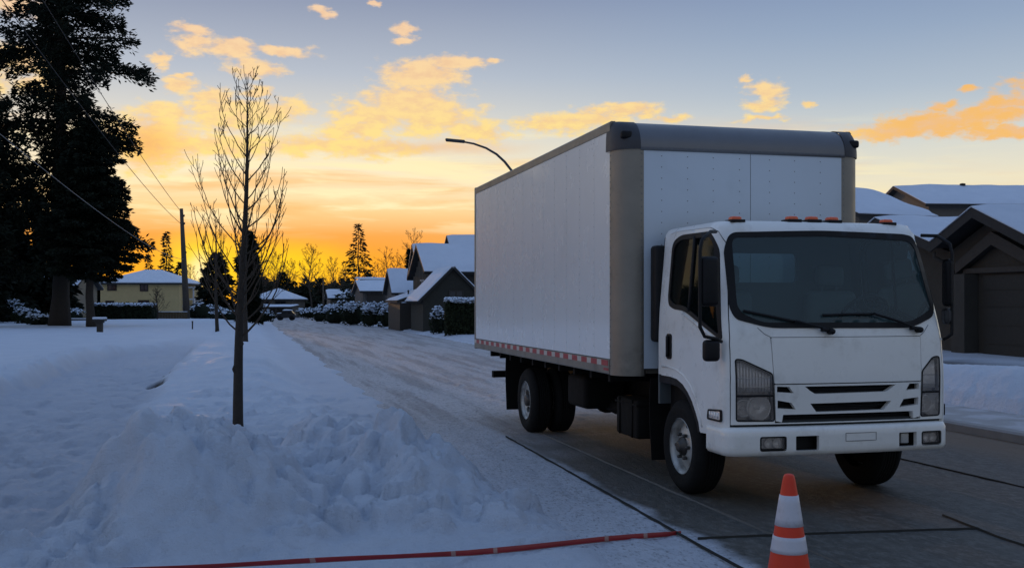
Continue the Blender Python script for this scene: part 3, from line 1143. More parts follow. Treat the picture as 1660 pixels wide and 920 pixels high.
# dark lining just inside the skin (shows in the panel gaps and through the glass)
liner_holes = [cabw.polyF(round_poly([(-.78, 2.07), (-.79, 1.52), (-.75, 1.44), (-.55, 1.39), (.68, 1.39), (.90, 1.46), (.925, 1.55), (.88, 2.03), (.78, 2.08), (.02, 2.10)], .05)),
               cabw.polyF(hl_l, .04), cabw.polyF(hl_r, .04), cabw.polyF([(-.49, .94), (.72, .94), (.715, .68), (-.485, .68)])]
for sg in (-1, 1):
    liner_holes.append(cabw.polyS(win_poly(.01), sg, .05))
lo_ = [cabw.S(YB - .02, .97, -1)] + [cabw.S(y, z + .03, -1) for y, z in open_chain(arch_pts[1:-1], .05)] + [cabw.S(-.95, .60, -1)] + [cabw.F(x, .60) for x, _ in open_chain([(-.86, 0), (.96, 0)], .06)] + \
      [cabw.S(-.95, .60, 1)] + [cabw.S(y, z + .03, 1) for y, z in open_chain(arch_pts[1:-1], .05)][::-1] + [cabw.S(YB - .02, .97, 1)] + \
      [cabw.S(YB - .02, q, 1) for q in np.linspace(1.0, QT, 26)] + [(a, QT) for a in np.linspace(topR[-1][0] - .02, -topR[-1][0] + .02, 60)[1:-1]] + [cabw.S(YB - .02, q, -1) for q in np.linspace(QT, 1.0, 26)]
mb = MB()
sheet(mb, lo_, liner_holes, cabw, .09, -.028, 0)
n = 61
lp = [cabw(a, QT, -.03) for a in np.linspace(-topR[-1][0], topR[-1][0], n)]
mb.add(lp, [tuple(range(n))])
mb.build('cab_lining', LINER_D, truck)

# windscreen: rubber surround, pane
mb = MB()
sheet(mb, cabw.polyF(gasket, .05), [cabw.polyF(glass, .05)], cabw, .08, .007, .03)
mb.build('windscreen_surround', BLACK, truck)
mb = MB()
sheet(mb, cabw.polyF(glass, .05), [], cabw, .07, .002, 0)
mb.build('windscreen', GLASS, truck)

# hood panel, grille
mb = MB()
sheet(mb, cabw.polyF(round_poly(hoodp, .012, 3), .06), [], cabw, .06, .002, .02)
hood = mb.build('hood', PAINT, truck)
for pts in ([(-.625, 1.372), (-.575, 1.325), (-.532, 1.304)], [(.85, 1.385), (.80, 1.33), (.762, 1.304)]):
    mb = MB()
    mb.tube([cabw(*cabw.F(*p), .0005) for p in open_chain(pts, .03)], .0028, 4)
    mb.build('cowl_joint', SEAM, cab)
gh = [[(-.27, .932), (.51, .932), (.47, .905), (.425, .880), (-.185, .874), (-.23, .90)],
      [(-.495, .936), (-.398, .931), (-.36, .884), (-.495, .893)],
      [(-.225, .803), (.47, .808), (.44, .775), (.405, .742), (-.175, .738), (-.20, .77)],
      [(-.49, .832), (-.378, .812), (-.343, .762), (-.49, .772)],
      [(.635, .936), (.724, .938), (.722, .893), (.602, .886)],
      [(.58, .818), (.72, .83), (.718, .772), (.543, .757)]]
mb = MB()
sheet(mb, cabw.polyF(grillep, .05), [cabw.polyF(h, .05) for h in gh], cabw, .045, .004, .045)
mb.build('grille', PAINT, truck)
mb = MB()
sheet(mb, cabw.polyF([(-.505, .95), (.74, .95), (.735, .62), (-.50, .62)]), [], cabw, .1, -.07, 0)
for zz in (.70, .725, .905, .775):
    mb.tube([cabw(*cabw.F(x, zz), -.05) for x in np.linspace(-.48, .71, 14)], .007, 6)
mb.build('radiator_mesh', BLACK, truck)

# doors
for sg, nm in ((-1, 'near'), (1, 'far')):
    dp = cabw.polyS(door_poly(0), sg, .045)
    mb = MB()
    sheet(mb, dp, [cabw.polyS(win_poly(.012), sg, .045)], cabw, .06, .002, .03)
    # pressed arch line above the wheel
    mb.tube([cabw(*cabw.S(y, z, sg), .0) for y, z in [(.19, 1.02), (.05, 1.025), (-.10, 1.01), (-.25, .97), (-.38, .90), (-.48, .81), (-.56, .70), (-.60, .60)]], .010, 8)
    # sill under the window line
    mb.tube([cabw(*cabw.S(y, z, sg), .0) for y, z in [(-.22, 1.475), (-.55, 1.372), (-.89, 1.266)]], .016, 8)
    door = mb.build('door', PAINT, truck)
    mb = MB()
    sheet(mb, cabw.polyS(win_poly(.010), sg, .045), [cabw.polyS(win_poly(-.03), sg, .045)], cabw, .06, .006, .03)
    mb.build('window_seal', BLACK, door)
    mb = MB()
    sheet(mb, cabw.polyS(win_poly(-.028), sg, .045), [], cabw, .08, -.004, 0)
    for a, b in (((-.33, 2.09), (-.33, 1.49)),):
        mb2 = MB()
        mb2.tube([cabw(*cabw.S(y, z, sg), .0) for y, z in open_chain([a, b], .1)], .016, 6)
        mb2.build('window_bar', BLACK, door)
    mb.build('window_glass', GLASS_D if sg < 0 else GLASS, door)
    # handle in its cup
    mb = MB()
    hp = round_poly([(.095, 1.30), (.095, 1.09), (-.01, 1.09), (-.01, 1.30)], .035)
    sheet(mb, cabw.polyS(hp, sg, .03), [], cabw, .04, .010, .012)
    mb.tube([cabw(*cabw.S(.042, z, sg), .022) for z in (1.28, 1.24, 1.2, 1.15, 1.11)], .014, 8)
    mb.build('handle', BLACK, door)
    # side turn lamp
    mb = MB()
    lpz = round_poly([(-.715, .750), (-.935, .765), (-.935, .672), (-.70, .672)], .02)
    sheet(mb, cabw.polyS(lpz, sg, .03), [cabw.polyS(round_poly([(-.735, .738), (-.917, .752), (-.917, .686), (-.722, .686)], .012), sg, .03)], cabw, .04, .012, .012)
    lampo = mb.build('side_lamp', BLACK, door)
    mb = MB()
    sheet(mb, cabw.polyS(round_poly([(-.733, .740), (-.919, .754), (-.919, .684), (-.720, .684)], .012), sg, .03), [], cabw, .03, .006, .01)
    for k in range(4):
        y = -.75 - k * .045
        mb.tube([cabw(*cabw.S(y, z, sg), .008) for z in (.695, .738)], .008, 6)
    mb.build('lamp_lens', CHROME, lampo)

# wheel-arch trim: black lip following the arch
for sg in (-1, 1):
    mb = MB()
    a_out = [(.27, .955), (.02, .950), (-.11, .940), (-.23, .905), (-.332, .850), (-.414, .785), (-.482, .704), (-.535, .630), (-.56, .560)]
    a_in = [(-.505, .545), (-.487, .60), (-.435, .672), (-.372, .742), (-.30, .80), (-.21, .845), (-.11, .873), (.02, .883), (.27, .883)]
    sheet(mb, [cabw.S(y, z, sg) for y, z in open_chain(a_out, .05) + open_chain(a_in, .05)], [], cabw, .05, -.004, .20)
    mb.build('wheel_arch', BLACK, truck)

# headlights: dark bowl, chrome reflectors, divider, clear lens
for hp, sg in ((hl_l, -1), (hl_r, 1)):
    x0, x1 = min(p[0] for p in hp), max(p[0] for p in hp)
    mb = MB()
    sheet(mb, cabw.polyF(hp, .04), [], cabw, .05, .003, .05)
    hl = mb.build('headlight', GLASS_L, truck)
    mb = MB()
    up = [(x0 + .012, .885), (x1 - .012, .885), (x1 - .012, 1.125 if sg > 0 else 1.02), (x0 + .05, 1.125) if sg < 0 else (x1 - .06, 1.125), (x0 + .012, 1.125 if sg < 0 else 1.02)]
    xm = (x0 + x1) / 2
    sheet(mb, cabw.polyF(hp, .04), [], cabw, .05, -.085, 0)
    mb.build('headlight_bowl', BOWL, hl)
    mb = MB()
    # fluted turn lamp above
    for k in range(11):
        x = x0 + .03 + (x1 - x0 - .06) * k / 10
        ztop = np.interp(x, [p for p in ([-.8, -.76, -.53] if sg < 0 else [.757, .865, .92])], [1.115, 1.11, 1.01] if sg < 0 else [1.01, 1.11, 1.115])
        mb.tube([cabw(*cabw.F(x, z), -.035) for z in np.linspace(.895, ztop, 5)], .012, 6)
    for zz in (.93, 1.0):
        mb.tube([cabw(*cabw.F(x, zz), -.02) for x in np.linspace(x0 + .03, x1 - .03, 6)], .006, 6)
    mb.build('turn_reflector', CHROME, hl)
    mb = MB()
    for (cx, cz, rr_) in ((xm + .035, .775, .085), (xm - .085 * (1 if x1 - x0 > .25 else .5), .775, .055)):
        c = cabw(*cabw.F(cx, cz), -.02)
        prof = [(rr_, 0), (rr_ * .92, .012), (rr_ * .75, .03), (rr_ * .5, .044), (rr_ * .2, .05), (.001, .05)]
        mb.lathe(prof, 'y', 20, c)
        mb.lathe([(.001, -.004), (.012, 0), (.016, .02), (.016, .05)], 'y', 10, c)
        mb.lathe([(rr_, .012), (rr_ + .004, -.004), (rr_ + .012, -.006), (rr_ + .016, .012)], 'y', 20, c)
    mb.build('main_reflector', CHROME, hl)
    mb = MB()
    mb.tube([cabw(*cabw.F(x, .868), -.002) for x in np.linspace(x0 + .008, x1 - .008, 8)], .010, 6)
    edge_ = [cabw(*p, .001) for p in cabw.polyF(hp, .04)]
    mb.tube(edge_ + edge_[:1], .006, 6)
    mb.build('headlight_trim', BLACK, hl)

# bumper wraps the front
bw_ = Wrap(.03, [(0, .95), (1, .95)], [(0, -1.09), (1, -1.09)], [(0, .10), (1, .10)], .607, .03, .05, z0=.455)
q_lo, q_hi = .455 - .03 * math.pi / 2, .607 + .03 * math.pi / 2 + .10
bo = [(-a, q) for a, q in []]
aL = -bw_.S(-.70, .5, 1)[0]
bo = [(aL, q) for q in np.linspace(q_hi, q_lo, 9)] + [(a, q_lo) for a in np.linspace(aL, -aL, 60)[1:-1]] + [(-aL, q) for q in np.linspace(q_lo, q_hi, 9)] + [(a, q_hi) for a in np.linspace(-aL, aL, 60)[1:-1]]
fogs = [(-.66, -.447), (.705, .895)]
tows = [(-.375, -.187), (.50, .66)]
rect = lambda a, b, z0, z1, r: round_poly([(a, z1), (b, z1), (b, z0), (a, z0)], r, 4)
bh = [bw_.polyF(rect(a, b, .462, .572, .02), .04) for a, b in fogs] + [bw_.polyF(rect(a, b, .462, .570, .008), .04) for a, b in tows]
mb = MB()
sheet(mb, bo, bh, bw_, .035, 0, .035)
bumper = mb.build('bumper', PAINT, truck)
for a, b in tows:
    mb = MB()
    pl = bw_.polyF(rect(a, b, .462, .570, .008), .04)
    sheet(mb, pl, [], bw_, .05, -.09, 0)
    pp = [bw_(*p, -.035) for p in pl]; qq = [bw_(*p, -.09) for p in pl]
    n = len(pp)
    mb.add(pp + qq, [(i, (i + 1) % n, n + (i + 1) % n, n + i) for i in range(n)])
    mb.build('tow_opening', BLACK, bumper)
mb = MB()
c = bw_(*bw_.F(.585, .52), -.05)
mb.rbox((c.x - .035, c.y - .01, c.z - .04), (c.x + .035, c.y + .04, c.z + .04), .008)
mb.build('tow_hook', RIM, bumper)
for a, b in fogs:
    mb = MB()
    sheet(mb, bw_.polyF(rect(a + .004, b - .004, .471, .571, .018), .04), [bw_.polyF(rect(a + .014, b - .014, .481, .561, .012), .04)], bw_, .04, -.004, .03)
    fo = mb.build('fog_lamp', BLACK, bumper)
    mb = MB()
    sheet(mb, bw_.polyF(rect(a + .012, b - .012, .479, .563, .012), .04), [], bw_, .04, -.010, 0)
    mb.build('fog_lens', GLASS_L, fo)
    mb = MB()
    sheet(mb, bw_.polyF(rect(a + .012, b - .012, .479, .563, .012), .04), [], bw_, .04, -.05, 0)
    for cx in (a + (b - a) * .35, a + (b - a) * .65):
        mb.lathe([(.034, 0), (.03, .012), (.018, .024), (.001, .028)], 'y', 14, bw_(*bw_.F(cx, .52), -.02))
    mb.build('fog_reflector', CHROME, fo)
mb = MB()
pl = dens_poly([(.035, .582), (.295, .582), (.295, .522), (.035, .522)], .05)
lpz = [bw_(*bw_.F(*p), .001) for p in pl]
mb.tube(lpz + lpz[:1], .0028, 4)
mb.build('plate_recess', SEAM, bumper)

# wipers
for pts, piv in (([(-.725, 1.492), (-.52, 1.452), (-.33, 1.412), (-.12, 1.362)], (-.045, 1.335)), ([(-.09, 1.458), (.13, 1.466), (.34, 1.466), (.56, 1.405)], (.735, 1.342))):
    mb = MB()
    arm = [pts[1], pts[2], pts[3], piv]
    mb.tube([cabw(*cabw.F(*p), .035) for p in open_chain(arm[-3:], .06)], [.010] * len(open_chain(arm[-3:], .06)), 6)
    mb.tube([cabw(*cabw.F(*p), .018) for p in open_chain(pts[:3], .06)], .011, 6)
    c = cabw(*cabw.F(*piv), .03)
    mb.lathe([(.001, -.03), (.02, -.028), (.024, -.01), (.024, .04)], 'y', 14, c)
    e = cabw(*cabw.F(piv[0] - .05, piv[1] + .012), .03)
    mb.rbox((e.x - .03, e.y - .02, e.z - .014), (e.x + .03, e.y + .02, e.z + .014), .008)
    mb.build('wiper', BLACK, truck)

# mirrors on both sides
for sg in (-1, 1):
    X = lambda x: .05 + sg * (x if sg < 0 or x < .95 else .95 + (x - .95) * .25)
    mb = MB()
    mb.tube([(X(.90), -.72, 2.10), (X(1.0), -.84, 2.09), (X(1.12), -.95, 2.02), (X(1.145), -.97, 1.94), (X(1.145), -.97, 1.52), (X(1.145), -.97, 1.38), (X(1.11), -.975, 1.31), (X(1.0), -.96, 1.29), (X(.955), -.93, 1.27)], .014, 8)
    mirror = mb.build('mirror', BLACK, truck)
    mb = MB()
    lo, hi = sorted((X(.99), X(1.135)))
    mb.rbox((lo, -.99, 1.53), (hi, -.90, 1.90), .035)
    mb.build('mirror_head', BLACK, mirror)
    mb = MB()
    lo, hi = sorted((X(.98), X(1.10)))
    mb.rbox((lo - .005, -.98, 1.125) if sg < 0 else (X(1.0), -.98, 1.39), (hi, -.90, 1.285) if sg < 0 else (X(1.09), -.90, 1.515), .03)
    mb.build('mirror_head', BLACK if sg < 0 else STEELG, mirror)

# roof marker lamps
for x in (-.655, -.17, .005, .185, .675):
    mb = MB()
    zb = 2.188 + .02 * (1 - ((x - .05) / .9) ** 2)
    mb.rbox((x - .044, -.69, zb - .015), (x + .044, -.61, zb + .030), .018)
    mb.rbox((x - .06, -.71, zb - .02), (x + .06, -.59, zb + .004), .006, 1)
    mb.build('marker_light', [AMBER, BLACK], truck)

# seal strip behind the door, and the step with its red lamp
mb = MB()
mb.rbox((-.93, YB + .005, 1.22), (-.82, .42, 2.05), .03)
mb.build('air_intake', BLACK, truck)
for sg in (-1, 1):
    X = lambda x: .05 + sg * x
    mb = MB()
    lo, hi = sorted((X(.62), X(.93)))
    mb.rbox((lo, -.95, .48), (hi, -.62, .535), .012)
    mb.box((lo, -.93, .535), (hi - .03 if sg > 0 else hi, -.64, .62))
    stp = mb.build('step', BLACK, truck)
    mb = MB()
    lo, hi = sorted((X(.90), X(.945)))
    mb.rbox((lo, -.93, .50), (hi, -.72, .535), .008)
    mb.build('step_reflector', REDLENS, stp)

# interior
mb = MB()
mb.prism([(-.90, .95), (-.90, 1.36), (-.72, 1.39), (-.55, 1.36), (-.52, 1.20), (-.52, .95)], lambda y, z, x: (x, y, z), -.85, .95)
mb.box((-.85, -.85, .9), (.95, YB - .03, .94))
mb.rbox((.30, -.62, 1.30), (.82, -.42, 1.43), .04)
mb.build('dashboard', LINER, truck)
for cx, nm in ((-.38, 'passenger'), (.62, 'driver')):
    mb = MB()
    mb.rbox((cx - .25, -.42, 1.08), (cx + .25, .08, 1.24), .05)
    mb.rbox((cx - .24, .02, 1.18), (cx + .24, .16, 1.66), .06)
    mb.tube([(cx - .07, .10, 1.62), (cx - .07, .10, 1.74)], .008, 6)
    mb.tube([(cx + .07, .10, 1.62), (cx + .07, .10, 1.74)], .008, 6)
    mb.rbox((cx - .13, .05, 1.70), (cx + .13, .15, 1.88), .045)
    mb.build('seat', SEATM, truck)
mb = MB()
n = 28
cc = Vector((.62, -.42, 1.45))
M = Matrix.Translation(cc) @ Matrix.Rotation(R(-52), 4, 'X')
mb.tube([M @ Vector((.21 * math.cos(2 * math.pi * k / n), .21 * math.sin(2 * math.pi * k / n), 0)) for k in range(n + 1)], .017, 8, cap=False)
for a in (90, 215, 325):
    mb.tube([M @ Vector((0, 0, -.03)), M @ Vector((.2 * math.cos(R(a)), .2 * math.sin(R(a)), 0))], .02, 6)
mb.lathe([(.001, 0), (.06, -.005), (.065, -.03), (.03, -.2)], 'z', 14, (0, 0, 0))
mb.v[-56:] = [tuple(M @ Vector(p)) for p in mb.v[-56:]]
mb.build('steering_wheel', BLACK, truck)


# wheels
def wheel(loc, face, width, name='wheel', dual=False):
    """face = -1 when the outside looks to -x"""
    root = None
    mb = MB()
    Rr = .385
    wd = width
    prof = [(.225, .0), (.25, -.006), (.30, -.014), (.335, -.008), (.36, .012), (.378, .03), (Rr, .055)]
    for k in range(5):
        x = .055 + (wd - .11) * (k + .5) / 5
        e = (wd - .11) / 10
        prof += [(Rr, x - e * .78), (Rr - .010, x - e * .74 + e * 1.3), (Rr - .010, x + e * .95)] if False else [(Rr, x - e * .72), (Rr, x + e * .72), (Rr - .012, x + e * .80), (Rr - .012, x + e * .98)]
    prof += [(Rr, wd - .055), (.378, wd - .03), (.335, wd + .006), (.25, wd + .004), (.225, wd)]
    f = 1 if face < 0 else -1
    mb.lathe([(r, h * f) for r, h in prof], 'x', 56, (0, 0, 0))
    tyre = mb.build('wheel', RUBBER, truck)
    tyre.location = loc
    # rim
    mb = MB()
    mb.lathe([(.228, -.004 * f), (.236, .004 * f), (.228, .014 * f), (.215, .02 * f), (.205, .05 * f), (.205, .16 * f)], 'x', 48)
    fx = lambda r: (.028 + .05 * max(0, (r - .09) / .115) ** 1.3) if not dual else (.12 - .07 * max(0, (r - .10) / .1))
    outer_ = [(.207 * math.cos(2 * math.pi * k / 48), .207 * math.sin(2 * math.pi * k / 48)) for k in range(48)]
    hls = []
    for k in range(5):
        a = 2 * math.pi * k / 5 + .45
        c, s_ = math.cos(a), math.sin(a)
        hls.append([(c * (.172 + .024 * math.cos(b)) - s_ * .044 * math.sin(b), s_ * (.172 + .024 * math.cos(b)) + c * .044 * math.sin(b)) for b in np.linspace(0, 2 * math.pi, 15)[:-1]])
    sheet(mb, outer_, hls, lambda a, b, o=0: Vector(((fx(math.hypot(a, b)) - o) * f, a, b)), .03, 0, .014)
    rim = mb.build('rim', RIM, tyre)
    mb = MB()
    if not dual:
        mb.lathe([(.001, -.028 * f), (.035, -.028 * f), (.045, -.02 * f), (.05, .0), (.074, .006 * f), (.08, .032 * f)], 'x', 28)
        n_l, rl, dx = 6, .104, .03
    else:
        mb.lathe([(.001, .0), (.06, .0), (.072, .015 * f), (.075, .125 * f)], 'x', 28)
        n_l, rl, dx = 6, .1, .12
    for k in range(n_l):
        a = 2 * math.pi * k / n_l
        mb.lathe([(.001, (dx - .034) * f), (.012, (dx - .032) * f), (.015, (dx - .022) * f), (.015, dx * f)], 'x', 8, (0, rl * math.cos(a), rl * math.sin(a)))
    mb.lathe([(.2, .17 * f), (.001, .17 * f)], 'x', 24, mi=1)
    mb.build('hub', [mat('greasy_hub', (.08, .075, .07), .5, metal=.6, var=.4, vscale=20), BLACKM], tyre)
    return tyre


wheel((-.87, -.10, .383), -1, .235)
wheel((.97, -.10, .383), 1, .235)
for x, fc in ((-1.05, -1), (1.05, 1)):
    wheel((x, 4.10, .383), fc, .235, dual=True)
    wheel((x + .29 * (1 if fc < 0 else -1), 4.10, .383), fc, .235, dual=True)

# chassis: rails, axles, tanks, flaps
mb = MB()
for x in (-.42, .34):
    mb.box((x, -.75, .60), (x + .08, 6.15, .84))
mb.box((-.80, -.78, .62), (.90, .27, .90))
mb.rbox((-.35, -.70, .36), (.40, .55, .70), .06)
mb.tube([(-.75, -.10, .40), (.85, -.10, .40)], .06, 10)
mb.tube([(-.75, 4.10, .40), (.75, 4.10, .40)], .08, 10)
mb.lathe([(.001, -.2), (.16, -.14), (.2, 0), (.16, .14), (.001, .2)], 'y', 18, (0, 4.1, .40))
mb.tube([(0, .5, .52), (0, 4.0, .42)], .05, 10)
for y in np.arange(.9, 6.1, .52):
    mb.box((-1.12, y, .84), (1.12, y + .06, .935))
for x in (-.42, .42):
    mb.tube([(x, 3.3, .62), (x, 3.7, .48), (x, 4.1, .46), (x, 4.5, .48), (x, 4.9, .62)], .035, 6)
mb.rbox((.45, 1.3, .40), (1.0, 2.5, .80), .05)
mb.rbox((-.95, 2.15, .46), (-.50, 2.75, .80), .05)
mb.tube([(-.62, 1.55, .52), (-.62, 2.1, .48), (-.6, 2.9, .55)], .07, 10)
mb.build('chassis', BLACKM, truck)
mb = MB()
mb.rbox((-.96, .64, .345), (-.48, 1.18, .69), .025)
mb.box((-.97, .63, .64), (-.47, 1.19, .655))
mb.tube([(-.965, .75, .35), (-.965, .75, .69)], .008, 6)
mb.tube([(-.965, 1.07, .35), (-.965, 1.07, .69)], .008, 6)
mb.build('battery_box', BLACKM, truck)
for x0, x1, y, z0, z1 in ((-.90, -.58, .47, .19, .90), (.66, .98, .47, .19, .90), (-1.08, -.52, 4.93, .19, .93), (.52, 1.08, 4.93, .19, .93)):
    mb = MB()
    nz = 6
    vs = []
    for k in range(nz + 1):
        z = z1 + (z0 - z1) * k / nz
        yy = y + .03 * math.sin(k * .7)
        vs += [(x0, yy, z), (x1, yy, z), (x1, yy + .012, z), (x0, yy + .012, z)]
    fs = []
    for k in range(nz):
        for j in range(4):
            fs.append((4 * k + j, 4 * k + (j + 1) % 4, 4 * k + 4 + (j + 1) % 4, 4 * k + 4 + j))
    fs += [(0, 1, 2, 3), tuple(4 * nz + j for j in (3, 2, 1, 0))]
    mb.add(vs, fs, 0, False)
    mb.build('mud_flap', BLACKM, truck)
mb = MB()
mb.box((-.98, 6.05, .52), (.98, 6.15, .61))
for x in (-.42, .34):
    mb.box((x, 6.05, .61), (x + .08, 6.15, .90))
mb.build('rear_bar', BLACKM, truck)

# cargo box -------------------------------------------------
BX, BY0, BY1 = 1.20, .46, 6.25
cr = .20
ZB, ZT = .925, 3.155
mb = MB()       # inner carcass: floor, rear, roof
mb.box((-BX + .035, BY0 + .30, ZB + .012), (BX - .035, BY1 - .03, ZT - .012))
mb.box((-BX + .24, BY0 + .06, ZB + .012), (BX - .24, BY0 + .30, 2.90))
mb.box((-BX + .06, BY0 + .20, ZB + .012), (BX - .06, BY0 + .30, 2.90))
box = mb.build('cargo_box', ALU, truck)
arc = lambda cx, cy, a0, a1, r, n=10: [(cx + r * math.cos(R(a0 + (a1 - a0) * k / n)), cy + r * math.sin(R(a0 + (a1 - a0) * k / n))) for k in range(n + 1)]
for sg in (-1, 1):
    mb = MB()
    ar = [(BX * sg, BY0 + cr + .03)] + [(sg * x, y) for x, y in arc(BX - cr, BY0 + cr, 0, -90, cr)] + [((BX - cr - .03) * sg, BY0)]
    inn = [(x - sg * .03 * (1 if abs(x) > .9 else 1), y + .035) for x, y in ar]
    poly = ar + inn[::-1]
    mb.prism(poly, lambda p, q, d: (p, q, d), ZB - .005, 2.945, 0, True)
    for zz in np.arange(1.0, 2.93, .058):
        for (px_, py_, nx, ny) in ((sg * BX, BY0 + cr + .012, sg, 0), (sg * (BX - cr - .012), BY0, 0, -1)):
            c = Vector((px_ + nx * .001, py_ + ny * .001, zz))
            a1_, a2_ = Vector((ny, nx, 0)) * .0075, Vector((0, 0, .0075))
            o_ = Vector((nx, ny, 0)) * .006
            mb.add([c + a1_, c + a2_, c - a1_, c - a2_, c + o_], [(0, 1, 4), (1, 2, 4), (2, 3, 4), (3, 0, 4)], 1)
    mb.build('corner_post', [ALU, RIVET], box)


def rivet(mb, c, n, r=.007, mi=1):
    r *= .72
    n = Vector(n)
    u = n.orthogonal().normalized() * r
    v = n.cross(u)
    mb.add([c + u, c + v, c - u, c - v, c + n * r * .7], [(0, 1, 4), (1, 2, 4), (2, 3, 4), (3, 0, 4)], mi)


# front panel with a joint and rivet columns
mb = MB()
xj = .052
for a, b in ((-BX + cr + .03, xj - .003), (xj + .003, BX - cr - .03)):
    mb.box((a, BY0 + .004, ZB + .06), (b, BY0 + .03, 2.905))
mb.box((xj - .004, BY0 + .008, ZB + .06), (xj + .004, BY0 + .03, 2.905), 2)
for x in (-.80, -.555, -.31, -.055, .24, .49, .75):
    z = 2.84
    while z > 1.0:
        rivet(mb, Vector((x, BY0 + .004, z)), (0, -1, 0), .0085)
        z -= .097
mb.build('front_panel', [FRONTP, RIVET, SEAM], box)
# side panels
for sg in (-1, 1):
    mb = MB()
    ys = np.linspace(BY0 + cr + .032, BY1 - .05, 14)
    for k in range(13):
        mb.box(tuple(min(a, b) if i != 1 else a for i, (a, b) in enumerate(((sg * (BX - .02), sg * (BX - .002)), (ys[k], 0), (1.075, 1)))) if False else (min(sg * (BX - .03), sg * (BX - .002)), ys[k] + .0015, 1.060), (max(sg * (BX - .03), sg * (BX - .002)), ys[k + 1] - .0015, 3.075))
        if k:
            z = 3.03
            while z > 1.1:
                rivet(mb, Vector((sg * (BX - .002), ys[k] + .012, z)), (sg, 0, 0), .0075)
                z -= .11 if k % 2 else .075
    mb.box((min(sg * (BX - .034), sg * (BX - .006)), ys[0], 1.062), (max(sg * (BX - .034), sg * (BX - .006)), ys[-1], 3.07), 2)
    mb.build('side_panel', [SIDEP, RIVET, SEAM], box)
    # top rail and bottom rail
    mb = MB()
    prof = [(BX - .05, 3.165), (BX - .012, 3.165), (BX + .004, 3.150), (BX + .004, 3.078), (BX - .03, 3.072)]
    mb.prism(prof, lambda p, q, d: (sg * p, d, q), BY0 + cr + .02, BY1)
    for y in np.arange(BY0 + cr + .1, BY1, .085):
        rivet(mb, Vector((sg * (BX + .004), y, 3.092)), (sg, 0, 0), .006)
    mb.build('top_rail', [ALU, RIVET], box)
    mb = MB()
    prof = [(BX - .05, ZB), (BX + .002, ZB), (BX + .006, ZB + .012), (BX + .006, 1.052), (BX - .03, 1.058)]
    mb.prism(prof, lambda p, q, d: (sg * p, d, q), BY0 + cr + .033, BY1)
    for y in np.arange(BY0 + cr + .1, BY1, .11):
        rivet(mb, Vector((sg * (BX + .006), y, ZB + .045)), (sg, 0, 0), .006)
    rail = mb.build('bottom_rail', [ALU, RIVET], box)
    mb = MB()
    y = BY0 + cr + .06
    k = 0
    while y < BY1 - .1:
        L = .17 if k % 2 == 0 else .12
        mb.box((min(sg * (BX + .004), sg * (BX + .009)), y, .998), (max(sg * (BX + .004), sg * (BX + .009)), y + L, 1.046), 0 if k % 2 == 0 else 1)
        y += L
        k += 1
    mb.box((min(sg * (BX + .004), sg * (BX + .009)), BY0 + cr + .04, .955), (max(sg * (BX + .004), sg * (BX + .009)), BY0 + cr + .17, .978), 0)
    mb.build('reflective_strip', [TAPE_R, TAPE_W], rail)
    # rear corner post
    mb = MB()
    mb.rbox((min(sg * (BX - .08), sg * (BX + .005)), BY1 - .05, ZB - .01), (max(sg * (BX - .08), sg * (BX + .005)), BY1 + .02, ZT + .012), .012)
    mb.build('rear_post', ALU, box)
# bullnose over the front panel and cast corners
nr = .235
na_ = [(BY0 + nr - nr * math.cos(R(a)), 2.92 + nr * math.sin(R(a))) for a in np.linspace(0, 90, 14)]
prof = [(BY0 - .004, 2.885)] + [(y - .004, z) for y, z in na_] + [(BY0 + nr + .3, 2.92 + nr), (BY0 + nr + .3, 2.92 + nr - .03)] + [(y + .03, z - .02) for y, z in na_[::-1]] + [(BY0 + .03, 2.885)]
mb = MB()
mb.prism(prof, lambda p, q, d: (d, p, q), -BX + cr, BX - cr, 0, True)
for x in np.arange(-BX + cr + .04, BX - cr, .062):
    rivet(mb, Vector((x + random.Random(int(x * 999)).uniform(-.01, .01), BY0 - .004, 2.905)), (0, -1, 0), .009)
mb.build('nose_cap', [NOSE, RIVET], box)
for sg in (-1, 1):
    # the nose profile carried round the vertical corner
    mb = MB()
    rows_ = []
    for be in [None] + list(np.linspace(0, 90, 14)):
        zc = 2.895 if be is None else 2.922 + (nr + .004) * math.sin(R(be))
        u_ = 0 if be is None else 1 - math.cos(R(be))
        yf_ = BY0 - .008 + nr * u_
        xs_ = BX + .010 - .030 * u_
        rc = cr - .13 * u_
        row = [(BX - cr - .002, yf_)] + [(xs_ - rc + rc * math.sin(R(a_)), yf_ + rc - rc * math.cos(R(a_))) for a_ in np.linspace(0, 90, 12)] + [(xs_, BY0 + nr + .07)]
        rows_.append([(sg * x, y, zc) for x, y in row])
    n = len(rows_[0])
    vs = [p for row in rows_ for p in row]
    fs = [(i * n + j, i * n + j + 1, (i + 1) * n + j + 1, (i + 1) * n + j) for i in range(len(rows_) - 1) for j in range(n - 1)]
    mb.add(vs, fs, 0, True)
    mb.add(rows_[-1] + [(sg * (BX - cr - .002), BY0 + nr + .07, rows_[-1][0][2])], [tuple(range(n + 1))])
    # oblong pocket of the corner marker
    c = Vector((sg * (BX - .085), BY0 + .045, 3.02))
    mb.rbox((c.x - .05, c.y - .03, c.z - .035), (c.x + .05, c.y + .03, c.z + .035), .02, 1)
    mb.build('corner_cap', [DARKCAP, BLACK], box)

